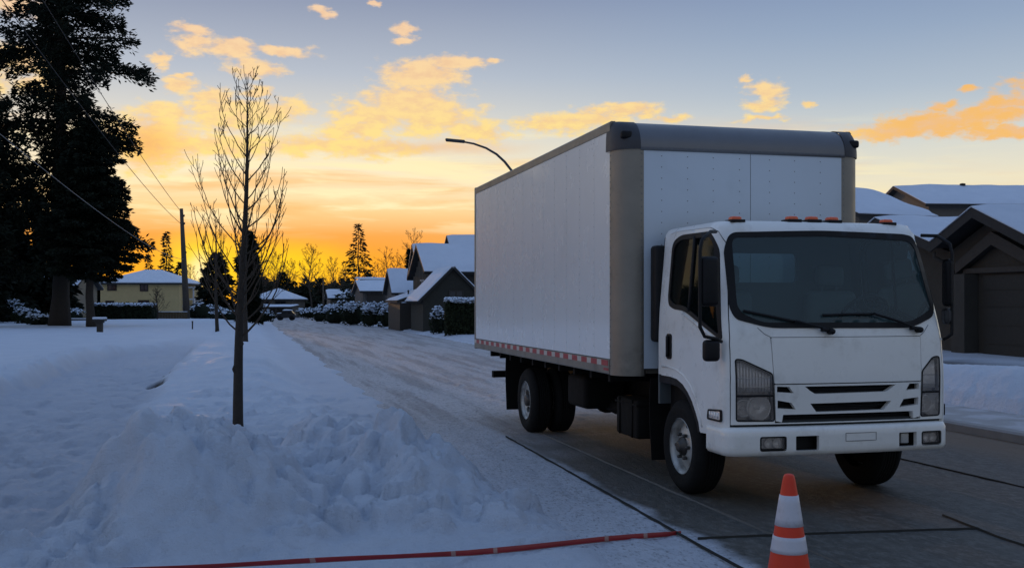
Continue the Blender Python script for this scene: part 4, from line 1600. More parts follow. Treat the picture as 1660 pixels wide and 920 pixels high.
# ------------------------------------------------------------------ traffic cone and barrier tape
CD = 5.17
cone = thing('traffic_cone', 'orange traffic cone with two white sleeves standing in front of the truck', 'cone', at(1279, 490, CD) * 1.0)
cone.location.z = .004
mb = MB()
mb.rbox((-.18, -.18, 0), (.18, .18, .035), .014)
mb.build('base', CONE_R, cone)
mb = MB()
rad = lambda z: .135 + (.028 - .135) * (z - .035) / (.70 - .035)
prof = [(.15, .034), (.142, .05)] + [(rad(z), z) for z in np.linspace(.06, .675, 14)] + [(.027, .695), (.022, .704), (.012, .708), (.001, .709)]
mb.lathe(prof, 'z', 40)
mb.build('cone_body', CONE_R, cone)
for z0, z1 in ((.455, .605), (.325, .405)):
    mb = MB()
    zz = np.linspace(z0, z1, 5)
    mb.lathe([(rad(z0) - .001, z0)] + [(rad(z) + .0028, z) for z in zz] + [(rad(z1) - .001, z1)], 'z', 40)
    mb.build('reflective_sleeve', CONE_W, cone)

TAPE_RED = mat('red_barrier_tape', (.27, .011, .014), .45, var=.25, vscale=9)
TAPE_PALE = mat('white_barrier_tape', (.34, .20, .18), .45, var=.15, vscale=9)
mb = MB()
tp = TAPE_P[::-1]
P_ = []
for i, (a, b) in enumerate(zip(tp, tp[1:])):
    n = max(2, int((b - a).length / .03))
    P_ += [a.lerp(b, k / n) for k in range(n)]
dist, prev = 0, None
vs, fs, ms = [], [], []
for i, p in enumerate(P_):
    dist += (p - prev).length if prev else 0
    prev = p
    tw = 1.05 + .22 * math.sin(dist * 1.7) + .10 * math.sin(dist * 5.3)
    wv = Vector((-.06, -math.cos(tw), math.sin(tw))) * .0185
    ps, pt = p.x * CT + p.y * ST, -p.x * ST + p.y * CT
    hs = float(snow_height(np.array([ps]), np.array([pt]))[0][0])
    zz = Vector((0, 0, max(0, min(.02, hs + .022 - p.z)) + .003 * math.sin(dist * 3.1)))
    vs += [p + zz + wv, p + zz - wv, p + zz - wv * 1.28]
    if i:
        k = 3 * (i - 1)
        pale = (dist % .30) < .013
        fs += [(k, k + 1, k + 4, k + 3), (k + 1, k + 2, k + 5, k + 4)]
        ms += [1 if pale else 0, 1]
mb.v, mb.f, mb.m, mb.s = [tuple(p) for p in vs], fs, ms, [True] * len(fs)
tape = mb.build('barrier_tape', [TAPE_RED, TAPE_PALE])
so = tape.modifiers.new('thickness', 'SOLIDIFY')
so.thickness = .002
tag(tape, 'red barrier tape with short pale joints lying across the snow in front of the truck', 'tape')

# ------------------------------------------------------------------ trees
def spray(mb, p, d, L, W, mi=0):
    """one flat needle spray: a narrow diamond"""
    d = d.normalized()
    u = d.orthogonal()
    u.rotate(Matrix.Rotation(spray.r.uniform(0, 6.283), 3, d))
    u = u.normalized() * W
    mb.add([p, p + d * L * .45 + u, p + d * L, p + d * L * .45 - u], [(0, 1, 2, 3)], mi)


spray.r = random.Random(1)


def prof_at(tb, z):
    return float(np.interp(z, [a for a, b in tb], [b for a, b in tb]))


def fir(name, label, loc, h, profile, seed, n_br, leafL, leafW, per_m, trunk_r, z0, extra=(), group=None, trunk_mat=None, leaf=FIR, droop=.35, lean=0.0, lift=.12, fan=.26):
    r = random.Random(seed)
    spray.r = r
    root = thing(name, label, 'tree', loc, 0, group)
    tr = MB()
    n = 12
    tpts = [Vector((lean * (k / n) ** 1.5 + .06 * math.sin(k * 1.3 + seed), .05 * math.cos(k + seed), h * k / n - .25)) for k in range(n + 1)]
    tr.tube(tpts, [trunk_r * ((1 - k / n) ** .8 + .02) * (1.35 if k == 0 else 1) for k in range(n + 1)], 10)
    cr_ = MB()
    brs = []
    for i in range(n_br):
        f = (i + r.random()) / n_br
        z = z0 + (h - z0) * f ** .95
        brs.append((z, 2.399 * i + r.uniform(-.5, .5), prof_at(profile, z) * (r.choice((.35, .6, .8, 1.0, 1.1, 1.3)) * r.uniform(.85, 1.1) if h > 20 else r.uniform(.6, 1.12))))
    brs += list(extra)
    for z, a, L in brs:
        if L < .1:
            L = .1
        k = min(n - 1, int((z + .25) / h * n))
        base = tpts[k].lerp(tpts[k + 1], (z + .25) / h * n - k)
        o = Vector((math.cos(a), math.sin(a), 0))
        sd = Vector((-math.sin(a), math.cos(a), 0))
        up = lift + .5 * max(0, z / h - .7)
        jit = r.uniform(-.16, .26) if h > 14 else r.uniform(-.06, .08)
        pts = [base + o * L * t + Vector((0, 0, L * ((up + jit) * t - droop * t * t + .30 * droop * t ** 4))) + sd * L * .05 * math.sin(t * 5 + i) for t in np.linspace(0, 1, 6)]
        rb = max(.008, trunk_r * .14 * (L / max(1, profile[0][1])) ** .5)
        tr.tube(pts, [rb * (1 - .8 * t) for t in np.linspace(0, 1, 6)], 4, cap=False)
        ns = max(6, int(per_m * L))
        for q in range(ns):
            t = r.random() ** .75
            j = min(4, int(t * 5))
            p = pts[j].lerp(pts[j + 1], t * 5 - j)
            wide = fan * L * (1 - .75 * t) + .04
            off = r.gauss(0, .55) * wide
            p = p + sd * off + Vector((0, 0, -abs(off) * .18 + (r.uniform(-.10, .05) if h < 14 else r.gauss(-.06, .13)) * min(1.6, L)))
            d = o * r.uniform(.25, 1) + sd * (off / max(wide, .01) * .8 + r.uniform(-.5, .5)) + Vector((0, 0, r.uniform(-.7, .25) if h < 14 else r.uniform(-.8, .6)))
            spray(cr_, p, d, leafL * r.uniform(.6, 1.3), leafW * r.uniform(.7, 1.2))
    # leader tuft
    for q in range(int(per_m * 1.2)):
        z = h - r.random() ** 1.5 * .10 * h
        p = tpts[-1].lerp(tpts[-2], min(1, (h - z) / (h / n)))
        spray(cr_, p, Vector((r.uniform(-1, 1), r.uniform(-1, 1), r.uniform(.2, 1.2))), leafL * r.uniform(.5, 1), leafW)
    tr.build('trunk', trunk_mat or BARK, root)
    cr_.build('crown', leaf, root)
    return root


# the tall dark fir on the left and its two neighbours
D0 = 60
base = at(98, 490, D0); base.z = .25
fir('fir_tree', 'tallest dark fir with ragged spreading branches, its top out of the picture', base, 23.5,
    [(2.6, 2.2), (4, 3.5), (7, 3.8), (10, 3.3), (13, 3.1), (16, 3.3), (18, 3.4), (20, 2.4), (23.5, .3)], 5, 138, .31, .055, 118, .50, 4.2,
    extra=[(15.6, -.05, 5.5), (15.2, .1, 4.9), (16.3, -.25, 5.0), (12.6, .0, 4.3), (12.0, .2, 3.9), (17.9, 3.2, 3.2), (16.2, 3.05, 3.6), (15.6, 3.3, 3.4), (17.8, -.1, 3.8), (18.6, .05, 3.9), (11.1, .15, 3.9), (10.6, -.1, 3.4), (16.5, 2.9, 3.5)], lift=.10, fan=.20)
base = at(147, 490, D0 - 2); base.z = .25
fir('fir_tree', 'dense bushy evergreen with a thinner trunk, right beside the tallest fir', base, 11.6,
    [(2.5, 1.3), (3.4, 2.5), (4.6, 2.95), (6, 2.6), (8, 1.9), (9.5, 1.6), (11.6, .2)], 8, 210, .25, .05, 140, .24, 2.6, droop=.25)
base = at(-42, 490, 57); base.z = .25
fir('fir_tree', 'dark fir cut by the left edge of the photo', base, 15.5, [(1.0, 2.6), (4, 3.6), (8, 3.2), (11, 2.4), (15.5, .2)], 11, 170, .30, .06, 130, .35, 3.0)

# evergreens of the middle distance (u, v_top, d, z_base, half width px)
for (u, vt, d, zb, hw_, seed, name, label, lf, pm, nb, dr) in [
    (270, 376, 125, -.2, 17, 21, 'spruce_tree', 'slim pointed spruce rising behind the yellow house roof', SPRUCE, 26, 90, .30),
    (240, 412, 128, -.2, 13, 22, 'spruce_tree', 'short pointed spruce showing over the middle of the yellow house roof', SPRUCE, 26, 70, .30),
    (292, 424, 118, -.2, 16, 23, 'spruce_tree', 'low dark evergreen just left of the utility pole', SPRUCE, 30, 90, .30),
    (350, 408, 88, 0, 29, 24, 'spruce_tree', 'broad dark evergreen between utility pole and bare street trees', FIR, 46, 150, .30),
    (403, 373, 70, 0, 17, 25, 'cedar_tree', 'dark columnar cedar behind the bare street tree', FIR, 70, 180, .22),
    (581, 362, 110, 0, 33, 26, 'spruce_tree', 'tall open spruce in the middle of the street view', SPRUCE, 24, 92, .26),
    (667, 404, 98, 0, 10, 27, 'cedar_tree', 'small dense dark cedar left of the steep roofed houses', FIR, 60, 110, .22),
    (458, 441, 150, 0, 26, 28, 'spruce_tree', 'dark round evergreen in the far treeline behind the hip roofed house', SPRUCE, 34, 110, .30),
    (492, 462, 145, 0, 30, 29, 'spruce_tree', 'low dark evergreen at the middle of the far treeline', SPRUCE, 34, 110, .30),
    (520, 450, 148, 0, 22, 30, 'spruce_tree', 'dark evergreen left of the far street pole', SPRUCE, 34, 100, .30),
    (428, 448, 140, 0, 20, 31, 'spruce_tree', 'dark evergreen at the left end of the far treeline', SPRUCE, 34, 100, .30),
    (551, 470, 130, 0, 22, 32, 'spruce_tree', 'low dark evergreen left of the tall open spruce', SPRUCE, 34, 90, .30),
    (124, 446, 92, 0, 22, 34, 'spruce_tree', 'dark evergreen showing between the two fir trunks', SPRUCE, 40, 110, .30),
    (156, 455, 104, 0, 12, 35, 'cedar_tree', 'dark narrow evergreen at the left end of the yellow house', FIR, 60, 110, .22),
    (318, 462, 112, 0, 18, 33, 'spruce_tree', 'low dark evergreen behind the utility pole', SPRUCE, 34, 90, .30)]:
    b = at(u, 490, d); b.z = zb
    h = CAM_H + (490 - vt) / FPX * d - zb
    rw = hw_ * d / FPX * 1.15
    cone_p = [(0, rw), (h * .25, rw), (h, .08)] if name == 'spruce_tree' else [(0, rw * .8), (h * .3, rw), (h * .7, rw * .75), (h, .1)]
    if u in (350, 458, 492, 428):
        cone_p = [(0, rw), (h * .45, rw * .95), (h * .8, rw * .55), (h, .15)]
    fir(name, label, b, h, cone_p, seed, nb, .30 + d * .0016, .05 + d * .0003, pm / max(.7, rw ** .5), h * .014, h * .06, leaf=lf, droop=dr)

# unseen firs, added to darken reflections in the truck side and door glass
first = None
for i, (x, y, sc) in enumerate([(-34.5, 66, 1.0), (-37, 68, .9), (-40, 66, 1.08), (-42.5, 69, .95), (-45.5, 66, 1.1), (-48, 68, .92), (-51, 65, 1.02), (-54, 67, 1.1), (-36, 71, 1.05), (-44, 72, 1.1), (-57, 62, 1.0), (-50, 71, 1.0), (-60, 58, 1.05)] + [(-34 - 2.7 * k, 76 - .25 * k + (k % 3), .9 + .06 * (k % 4)) for k in range(15)]):
    lab = 'dark fir in the unseen row beyond the left edge, added for reflections in the truck'
    if first is None:
        first = fir('fir_tree', lab, (x, y, .1), 6.6, [(0, 2.1), (1.6, 2.2), (6.6, .1)], 41, 110, .6, .15, 26, .14, .3, group='unseen firs added for truck reflections')
    else:
        dup(first, (x, y, .1), i * 1.1, (sc * 1.2, sc * 1.2, sc * 1.3), lab, 'unseen firs added for truck reflections')


def grow(mb, p, d, L, r0, lvl, r, kids, up=.35, wob=.12, sides=5, tip=.004):
    n = 6 if lvl == 0 else 4
    pts, rad_ = [p], [r0]
    dd = d.normalized()
    for k in range(n):
        dd = (dd + Vector((r.gauss(0, wob), r.gauss(0, wob), r.gauss(0, wob) + up / n))).normalized()
        p = p + dd * L / n
        pts.append(p)
        rad_.append(max(tip, r0 * (1 - .82 * (k + 1) / n)))
    mb.tube(pts, rad_, sides if lvl < 2 else 3, cap=False)
    if lvl >= len(kids):
        return
    for q in range(kids[lvl]):
        t = r.uniform(.22, .97)
        k = min(n - 1, int(t * n))
        b = pts[k].lerp(pts[k + 1], t * n - k)
        ax = (pts[k + 1] - pts[k]).normalized()
        s_ = ax.orthogonal()
        s_.rotate(Matrix.Rotation(r.uniform(0, 6.283), 3, ax))
        cd = ax * r.uniform(.5, .9) + s_.normalized() * r.uniform(.45, .9)
        grow(mb, b, cd, L * r.uniform(.28, .5) * (1.05 - .45 * t), max(tip, rad_[k] * .55), lvl + 1, r, kids, up, wob, sides, tip)


def street_tree(name, label, base, h, seed, r0, clear, spread, n_br, lean=0.0, tipr=.0035, twigs=5, group=None):
    r = random.Random(seed)
    root = thing(name, label, 'tree', base, 0, group)
    tr = MB()
    n = 18
    tp_ = []
    for k in range(n + 1):
        f = k / n
        tp_.append(Vector((lean * f + .012 * h * math.sin(f * 7 + seed) * .35, .01 * math.sin(f * 9 + 1), h * f - .12 * (1 - f))))
    tr.tube(tp_, [max(tipr, r0 * (1 - f) ** .85 * (1.25 if f == 0 else 1)) for f in np.linspace(0, 1, n + 1)], 12)
    for kz, sg in ((.20, -1), (.27, 1)):          # pruned collars
        k = int(kz * n)
        c = tp_[k].lerp(tp_[k + 1], kz * n - k) + Vector((sg * r0 * .62, -r0 * .45, 0))
        tr.tube([c - Vector((0, 0, r0 * .7)), c, c + Vector((0, 0, r0 * .8))], [r0 * .12, r0 * .42, r0 * .12], 8)
    tr.build('trunk', BARK, root)
    cw = MB()
    for i in range(n_br):
        f = clear + (1 - clear) * ((i + r.random() * .8) / n_br) ** 1.08 * .97
        k = min(n - 1, int(f * n))
        b = tp_[k].lerp(tp_[k + 1], f * n - k)
        a = 2.399 * i + r.uniform(-.35, .35)
        L = h * spread * (1.03 - f) ** .62 * r.uniform(.66, 1.06)
        rb = max(tipr, r0 * .27 * (1 - f) ** .6 * r.uniform(.8, 1.15))
        # arching limb: leaves at about 55 degrees and sweeps up
        m_ = 9
        a0_ = r.uniform(22, 44)
        pts, rr_ = [b], [rb]
        for q in range(m_):
            t = (q + 1) / m_
            ang = R(a0_ + (82 - a0_) * t ** .9) + r.gauss(0, .05)
            aa = a + .25 * math.sin(t * 4 + i)
            d = Vector((math.cos(aa) * math.cos(ang), math.sin(aa) * math.cos(ang), math.sin(ang)))
            pts.append(pts[-1] + d * L / m_)
            rr_.append(max(tipr, rb * (1 - .8 * t)))
        cw.tube(pts, rr_, 6, cap=False)
        for q in range(twigs):
            t = r.uniform(.2, .98)
            k2 = min(m_ - 1, int(t * m_))
            p = pts[k2].lerp(pts[k2 + 1], t * m_ - k2)
            ax = (pts[k2 + 1] - pts[k2]).normalized()
            s_ = ax.orthogonal(); s_.rotate(Matrix.Rotation(r.uniform(0, 6.283), 3, ax))
            grow(cw, p, ax * .9 + s_ * .6 + Vector((0, 0, .3)), L * r.uniform(.10, .28), max(tipr, rb * .35), 1, r, [0, 1], .6, .06, 4, tipr)
    for q in range(14):
        f = r.uniform(.75, .99)
        k = min(n - 1, int(f * n))
        p = tp_[k].lerp(tp_[k + 1], f * n - k)
        a = r.uniform(0, 6.283)
        grow(cw, p, Vector((math.cos(a) * .6, math.sin(a) * .6, 1)), h * .06 * r.uniform(.5, 1.2), tipr * 1.3, 1, r, [0, 1], .4, .1, 4, tipr)
    cw.build('crown', TWIG, root)
    return root


b = at(385, 490, 11.8); b.z = .10
street_tree('street_tree', 'bare young street tree planted in the verge behind the biggest snow pile', b, 4.01, 3, .062, .28, .46, 46, lean=.12, tipr=.0030, twigs=6)
b = at(352, 490, 48); b.z = .2
street_tree('street_tree', 'thin leafless street tree right of the utility pole', b, 5.6, 9, .09, .30, .36, 24, lean=-.1, tipr=.008, twigs=4)
b = at(397, 490, 36); b.z = .15
street_tree('street_tree', 'leafless street tree half hidden behind the nearest bare tree', b, 4.6, 14, .09, .30, .30, 18, lean=.05, tipr=.008, twigs=4)


def bare_tree(label, u, vt, d, seed, zb=0.0, fat=1.0, kids=(7, 5, 3), spread=.42, group=None):
    r = random.Random(seed)
    b = at(u, 490, d); b.z = zb
    h = CAM_H + (490 - vt) / FPX * d - zb
    root = thing('bare_tree', label, 'tree', b, 0, group)
    mb = MB()
    n = 10
    pts = [Vector((.02 * h * math.sin(k * .8 + seed), 0, h * k / n * .95)) for k in range(n + 1)]
    mb.tube(pts, [max(.012, h * .016 * fat * (1 - k / n) ** .9) for k in range(n + 1)], 6)
    mb.build('trunk', BARK, root)
    cw = MB()
    for i in range(24):
        f = .24 + .72 * (i + r.random()) / 24
        k = min(n - 1, int(f * n))
        p = pts[k].lerp(pts[k + 1], f * n - k)
        a = 2.4 * i + r.uniform(-.4, .4)
        grow(cw, p, Vector((math.cos(a) * .8, math.sin(a) * .8, .75)), h * spread * (1.05 - f * .75), h * .0048 * fat, 1, r, (0,) + kids[1:], .4, .13, 4, .00008 * d)
    cw.build('crown', TWIG, root)
    return root


for q, (u, vt, d, seed, lab) in enumerate([
    (503, 396, 140, 51, 'fan shaped leafless tree standing alone against the sunset above the far treeline'),
    (538, 418, 138, 52, 'leafless tree left of the tall open spruce'),
    (448, 408, 150, 53, 'leafless tree in front of the brightest glow'),
    (470, 420, 155, 57, 'smaller leafless tree right of the brightest glow'),
    (628, 402, 105, 54, 'leafless tree with a leaning limb right of the tall open spruce'),
    (645, 412, 108, 55, 'leafless tree left of the small dense cedar'),
    (669, 371, 112, 56, 'tall thin leafless tree rising behind the small dense cedar'),
    (612, 425, 118, 58, 'low leafless tree between tall spruce and leaning leafless tree'),
    (560, 425, 128, 59, 'leafless tree touching the left side of the tall open spruce'),
    (425, 412, 130, 60, 'leafless tree right of the dark columnar cedar'),
    (310, 428, 120, 61, 'leafless tree just behind the utility pole')]):
    bare_tree(lab, u, vt, d, seed, 0, .8 if u != 503 else 1.0, (7, 8, 5) if u in (503, 448, 470, 538, 425, 560) else (7, 6, 4))
b = at(255, 490, 78); b.z = .1
bt = bare_tree('small brown leafless tree in front of the yellow house', 255, 466, 78, 62, .1, 1.6, (7, 6, 3), .5)

# the distant wood, one dark mass of undergrowth behind everything
r = random.Random(77)
spray.r = r
mb = MB()
for k in range(5200):
    u = r.uniform(395, 660)
    top = 470 + 6 * math.sin(u * .11) + 4 * math.sin(u * .31 + 1) - 8 * math.exp(-((u - 520) / 40) ** 2)
    d = r.uniform(158, 172)
    v = r.uniform(top, 505)
    p = at(u, v, d)
    spray(mb, p, Vector((r.uniform(-1, 1), r.uniform(-.4, .4), r.uniform(-.2, 1.2))), r.uniform(.6, 1.6), r.uniform(.12, .3))
wood = mb.build('distant_wood', SPRUCE)
wood['kind'] = 'stuff'


# ------------------------------------------------------------------ shrubs and hedges with snow
def shrub(name, label, loc, sx, sy, sz, seed, n=900, leaf=.16, snow=.5, boxy=False, group=None, cat='shrub', rz=0.0):
    r = random.Random(seed)
    spray.r = r
    root = thing(name, label, cat, loc, rz, group)
    core, lv, sn = MB(), MB(), MB()
    blobs = [(Vector((r.uniform(-.55, .55) * sx, r.uniform(-.5, .5) * sy, r.uniform(.35, .62) * sz)), r.uniform(.38, .55)) for _ in range(7)] if not boxy else \
        [(Vector((sx * x, sy * y, sz * .5)), .55) for x in np.linspace(-.8, .8, 7) for y in (-.4, .4)]
    for c, k in blobs:
        bm = bmesh.new()
        bmesh.ops.create_icosphere(bm, subdivisions=2, radius=1)
        bm.verts.index_update()
        ex = (sx * k * .8, sy * k * .8, sz * k * .8) if not boxy else (sx * .28, sy * .55, sz * .5)
        vs = [Vector((c.x + v.co.x * ex[0] * (1 + .25 * mnoise.noise(v.co * 2 + c)), c.y + v.co.y * ex[1], max(0, c.z + v.co.z * ex[2]))) for v in bm.verts]
        core.add(vs, [[v.index for v in f.verts] for f in bm.faces], 0, True)
        bm.free()
    for q in range(n):
        c, k = r.choice(blobs)
        d = Vector((r.gauss(0, 1), r.gauss(0, 1), r.gauss(0, 1))).normalized()
        if boxy:
            p = Vector((r.uniform(-1, 1) * sx, r.uniform(-1, 1) * sy, r.random() * sz))
            ax = r.random()
            if ax < .45:
                p.y = -sy * r.uniform(.9, 1.03)
            elif ax < .75:
                p.z = sz * r.uniform(.92, 1.04)
            else:
                p.x = sx * r.choice((-1, 1)) * r.uniform(.93, 1.02)
            top = p.z > sz * .9
        else:
            kk = k * r.uniform(.85, 1.12)
            p = c + Vector((d.x * sx * kk, d.y * sy * kk, d.z * sz * kk))
            top = d.z > .25
        if p.z < 0.02:
            continue
        if top and r.random() < snow:
            dd = Vector((r.uniform(-1, 1), r.uniform(-1, 1), r.uniform(-.25, .25)))
            sz_ = leaf * r.uniform(.6, 1.5)
            u = dd.normalized() * sz_
            v = Vector((-dd.y, dd.x, 0)).normalized() * sz_ * .6
            p2 = p + Vector((0, 0, .03))
            sn.add([p2 - u, p2 - v, p2 + u, p2 + v, p2 + Vector((0, 0, sz_ * .5))], [(0, 1, 4), (1, 2, 4), (2, 3, 4), (3, 0, 4)], 0, True)
        else:
            spray(lv, p, d + Vector((0, 0, .5)), leaf * r.uniform(.8, 1.8), leaf * r.uniform(.25, .45))
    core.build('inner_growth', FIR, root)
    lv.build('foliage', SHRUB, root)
    if snow and sn.v:
        sn.build('snow', SNOW, root)
    return root


for i, (u, d, wpx, vt, lab) in enumerate([
    (528, 86, 22, 497, 'low snow dusted shrub at the left end of the shrub row by the far kerb'),
    (552, 78, 26, 494, 'snow dusted shrub, second from the left in the row by the far kerb'),
    (580, 72, 28, 492, 'wide snow laden shrub in the middle of the row by the far kerb'),
    (609, 68, 26, 493, 'snow laden shrub right of the middle of the row by the far kerb'),
    (634, 66, 24, 495, 'snow dusted shrub, second from the right in the row by the far kerb'),
    (655, 65, 14, 497, 'small shrub at the right end of the row by the far kerb')]):
    b = at(u, 490, d); b.z = .0
    sx = wpx * d / FPX
    shrub('shrub', lab, b, sx, sx * .7, CAM_H - (vt - 490) / FPX * d + .05, 100 + i, 900, .12, .75, group='snowy shrubs along the far kerb')
b = at(712, 490, 50); b.z = .05
shrub('shrub', 'small snow covered bush left of the tall dark hedge', b, .45, .4, 1.15, 120, 700, .09, .8)
b = at(752, 490, 47.5); b.z = .05
shrub('hedge', 'tall clipped dark hedge with a snowy top beside the cargo box', b, .82, .55, 1.62, 121, 2600, .10, .75, boxy=True, cat='hedge')
for i, (u, d, sx, sz, lab) in enumerate([(40, 66, .9, .95, 'rounded snow laden bush by the far left house'), (70, 62, .95, .62, 'low snowy bush left of the thickest trunk'), (18, 70, 1.0, 1.3, 'tall snowy bush at the left edge by the house'),
                                       (105, 72, 1.3, .8, 'dark snowy bush behind the thickest trunk'), (330, 84, 1.6, 1.3, 'snowy bush at the foot of the broad evergreen'), (365, 80, 1.4, 1.0, 'dark low bush between the two thin street trees'), (420, 84, 1.2, .9, 'low snowy bush right of the cedar trunk'), (505, 98, 1.6, .9, 'low dark bush right of the parked car')]):
    b = at(u, 490, d); b.z = .2 if u < 200 else .05
    shrub('shrub', lab, b, sx, sx * .7, sz, 130 + i, 800, .13, .55)
b = at(200, 490, 80); b.z = .05
shrub('hedge', 'long low dark hedge with snow on top in front of the yellow house', b, 2.35, .7, 1.35, 140, 3000, .14, .5, boxy=True, cat='hedge')

# ------------------------------------------------------------------ houses
def wall_mat(name, c, **k):
    return mat(name, c, .85, var=.15, vscale=2.5, bump=.25, bscale=25, **k)


YELLOW = wall_mat('yellow_siding', (.52, .40, .19))
TANW = wall_mat('tan_wall', (.20, .17, .12))
DARKW = wall_mat('dark_shingle', (.034, .032, .029))
OLIVE = wall_mat('olive_siding', (.026, .026, .020))
STONE = wall_mat('grey_stone', (.10, .094, .088), col2=(.045, .042, .04), c2scale=3)
GREIGE = wall_mat('greige_siding', (.11, .10, .085))
ROOFM = mat('dark_roof_edge', (.022, .021, .020), .8, var=.2)
TRIMD = mat('dark_brown_trim', (.028, .024, .02), .7, var=.2)
TRIMW = mat('white_trim', (.5, .5, .5), .6)
PANE = mat('dark_window_pane', (.015, .018, .022), .12, spec=.6, var=.1)
PANEB = mat('brown_window_pane', (.06, .03, .02), .15, spec=.6, var=.2)
FENCEB = mat('brown_fence_wood', (.09, .06, .03), .85, var=.3, vscale=3)


def window(parent, x0, x1, z0, z1, y, frame=TRIMD, pane=PANE, face='-y'):
    f = {'-y': lambda a, z, d: (a, y - d, z), '-x': lambda a, z, d: (y - d, a, z), '+x': lambda a, z, d: (y + d, a, z)}[face]
    mb = MB()
    t = .07
    for a0, a1, b0, b1 in ((x0, x1, z0, z0 + t), (x0, x1, z1 - t, z1), (x0, x0 + t, z0 + t, z1 - t), (x1 - t, x1, z0 + t, z1 - t), ((x0 + x1) / 2 - .03, (x0 + x1) / 2 + .03, z0 + t, z1 - t)):
        mb.prism([(a0, b0), (a1, b0), (a1, b1), (a0, b1)], f, -.02, .06)
    w_ = mb.build('window', frame, parent)
    mb = MB()
    mb.add([f(x0 + .03, z0 + .03, .02), f(x1 - .03, z0 + .03, .02), f(x1 - .03, z1 - .03, .02), f(x0 + .03, z1 - .03, .02)], [(0, 1, 2, 3)])
    mb.build('pane', pane, w_)


def slab(mb, a, b, c, d, th, mi=0):
    """a thick quad: a-b along the eave, d-c along the ridge, thickened upwards"""
    a, b, c, d = map(Vector, (a, b, c, d))
    n = (b - a).cross(d - a).normalized()
    if n.z < 0:
        n = -n
    up = n * th
    mb.add([a, b, c, d, a + up, b + up, c + up, d + up], [(3, 2, 1, 0), (4, 5, 6, 7), (0, 1, 5, 4), (1, 2, 6, 5), (2, 3, 7, 6), (3, 0, 4, 7)], mi)


def snow_cap(mb, a, b, c, d, th, n=10):
    """snow lying on a roof plane: an uneven blanket with rounded rims"""
    a, b, c, d = map(Vector, (a, b, c, d))
    nn = (b - a).cross(d - a).normalized()
    if nn.z < 0:
        nn = -nn
    N_, M_ = n * 2, n
    vs = []
    for j in range(M_ + 1):
        for i in range(N_ + 1):
            s_, t_ = i / N_, j / M_
            p = a.lerp(b, s_).lerp(d.lerp(c, s_), t_)
            e = min(s_, 1 - s_) * N_ / 1.2
            f = min(t_, 1.0) * M_ / 1.2
            k = min(1, e, f) if True else 1
            p = p + nn * (th * (.25 + .75 * min(1, max(0, k)) ** .5) * (.8 + .5 * mnoise.noise(p * .7)))
            vs.append(p)
    fs = [(j * (N_ + 1) + i, j * (N_ + 1) + i + 1, (j + 1) * (N_ + 1) + i + 1, (j + 1) * (N_ + 1) + i) for j in range(M_) for i in range(N_)]
    o = len(vs)
    mb.add(vs, fs, 0, True)
    mb.add([a, b, c, d], [(0, 1, 2, 3)])
    # rim down to the roof
    for rim, (p, q) in (([i for i in range(N_ + 1)], (a, b)), ([j * (N_ + 1) for j in range(M_ + 1)], (a, d)), ([j * (N_ + 1) + N_ for j in range(M_ + 1)], (b, c))):
        top = [vs[i] for i in rim]
        low = [p.lerp(q, k / (len(rim) - 1)) for k in range(len(rim))]
        m_ = len(rim)
        mb.add(top + low, [(i, i + 1, m_ + i + 1, m_ + i) for i in range(m_ - 1)])


def gable_house(root, x0, x1, y0, y1, hw_, hr, wallm, ridge='x', over=.35, th=.16, snow=.13, zb=-.4, name_roof='roof'):
    """walls with gables plus a two-slope roof and its snow; local frame of root"""
    mb = MB()
    if ridge == 'x':
        ym = (y0 + y1) / 2
        prof = [(y0, zb), (y1, zb), (y1, hw_), (ym, hr), (y0, hw_)]
        mb.prism(prof, lambda p, q, d: (d, p, q), x0, x1)
    else:
        xm = (x0 + x1) / 2
        prof = [(x0, zb), (x1, zb), (x1, hw_), (xm, hr), (x0, hw_)]
        mb.prism(prof, lambda p, q, d: (p, d, q), y0, y1)
    mb.build('wall', wallm, root)
    rf, sn = MB(), MB()
    half = ((y1 - y0) if ridge == 'x' else (x1 - x0)) / 2
    dz = (hr - hw_) * over / half
    for sg in (-1, 1):
        if ridge == 'x':
            ym = (y0 + y1) / 2
            ye = ym + sg * (half + over)
            q = [(x0 - over, ye, hw_ - dz + .01), (x1 + over, ye, hw_ - dz + .01), (x1 + over, ym, hr + .01), (x0 - over, ym, hr + .01)]
        else:
            xm = (x0 + x1) / 2
            xe = xm + sg * (half + over)
            q = [(xe, y0 - over, hw_ - dz + .01), (xe, y1 + over, hw_ - dz + .01), (xm, y1 + over, hr + .01), (xm, y0 - over, hr + .01)]
        slab(rf, *q, th)
        n = (Vector(q[1]) - Vector(q[0])).cross(Vector(q[3]) - Vector(q[0])).normalized()
        if n.z < 0:
            n = -n
        sh = [Vector(p) + n * (th + .003) for p in q]
        snow_cap(sn, *sh, snow)
    rf = rf.build(name_roof, ROOFM, root)
    sn.build('snow', SNOW, rf)
    return rf


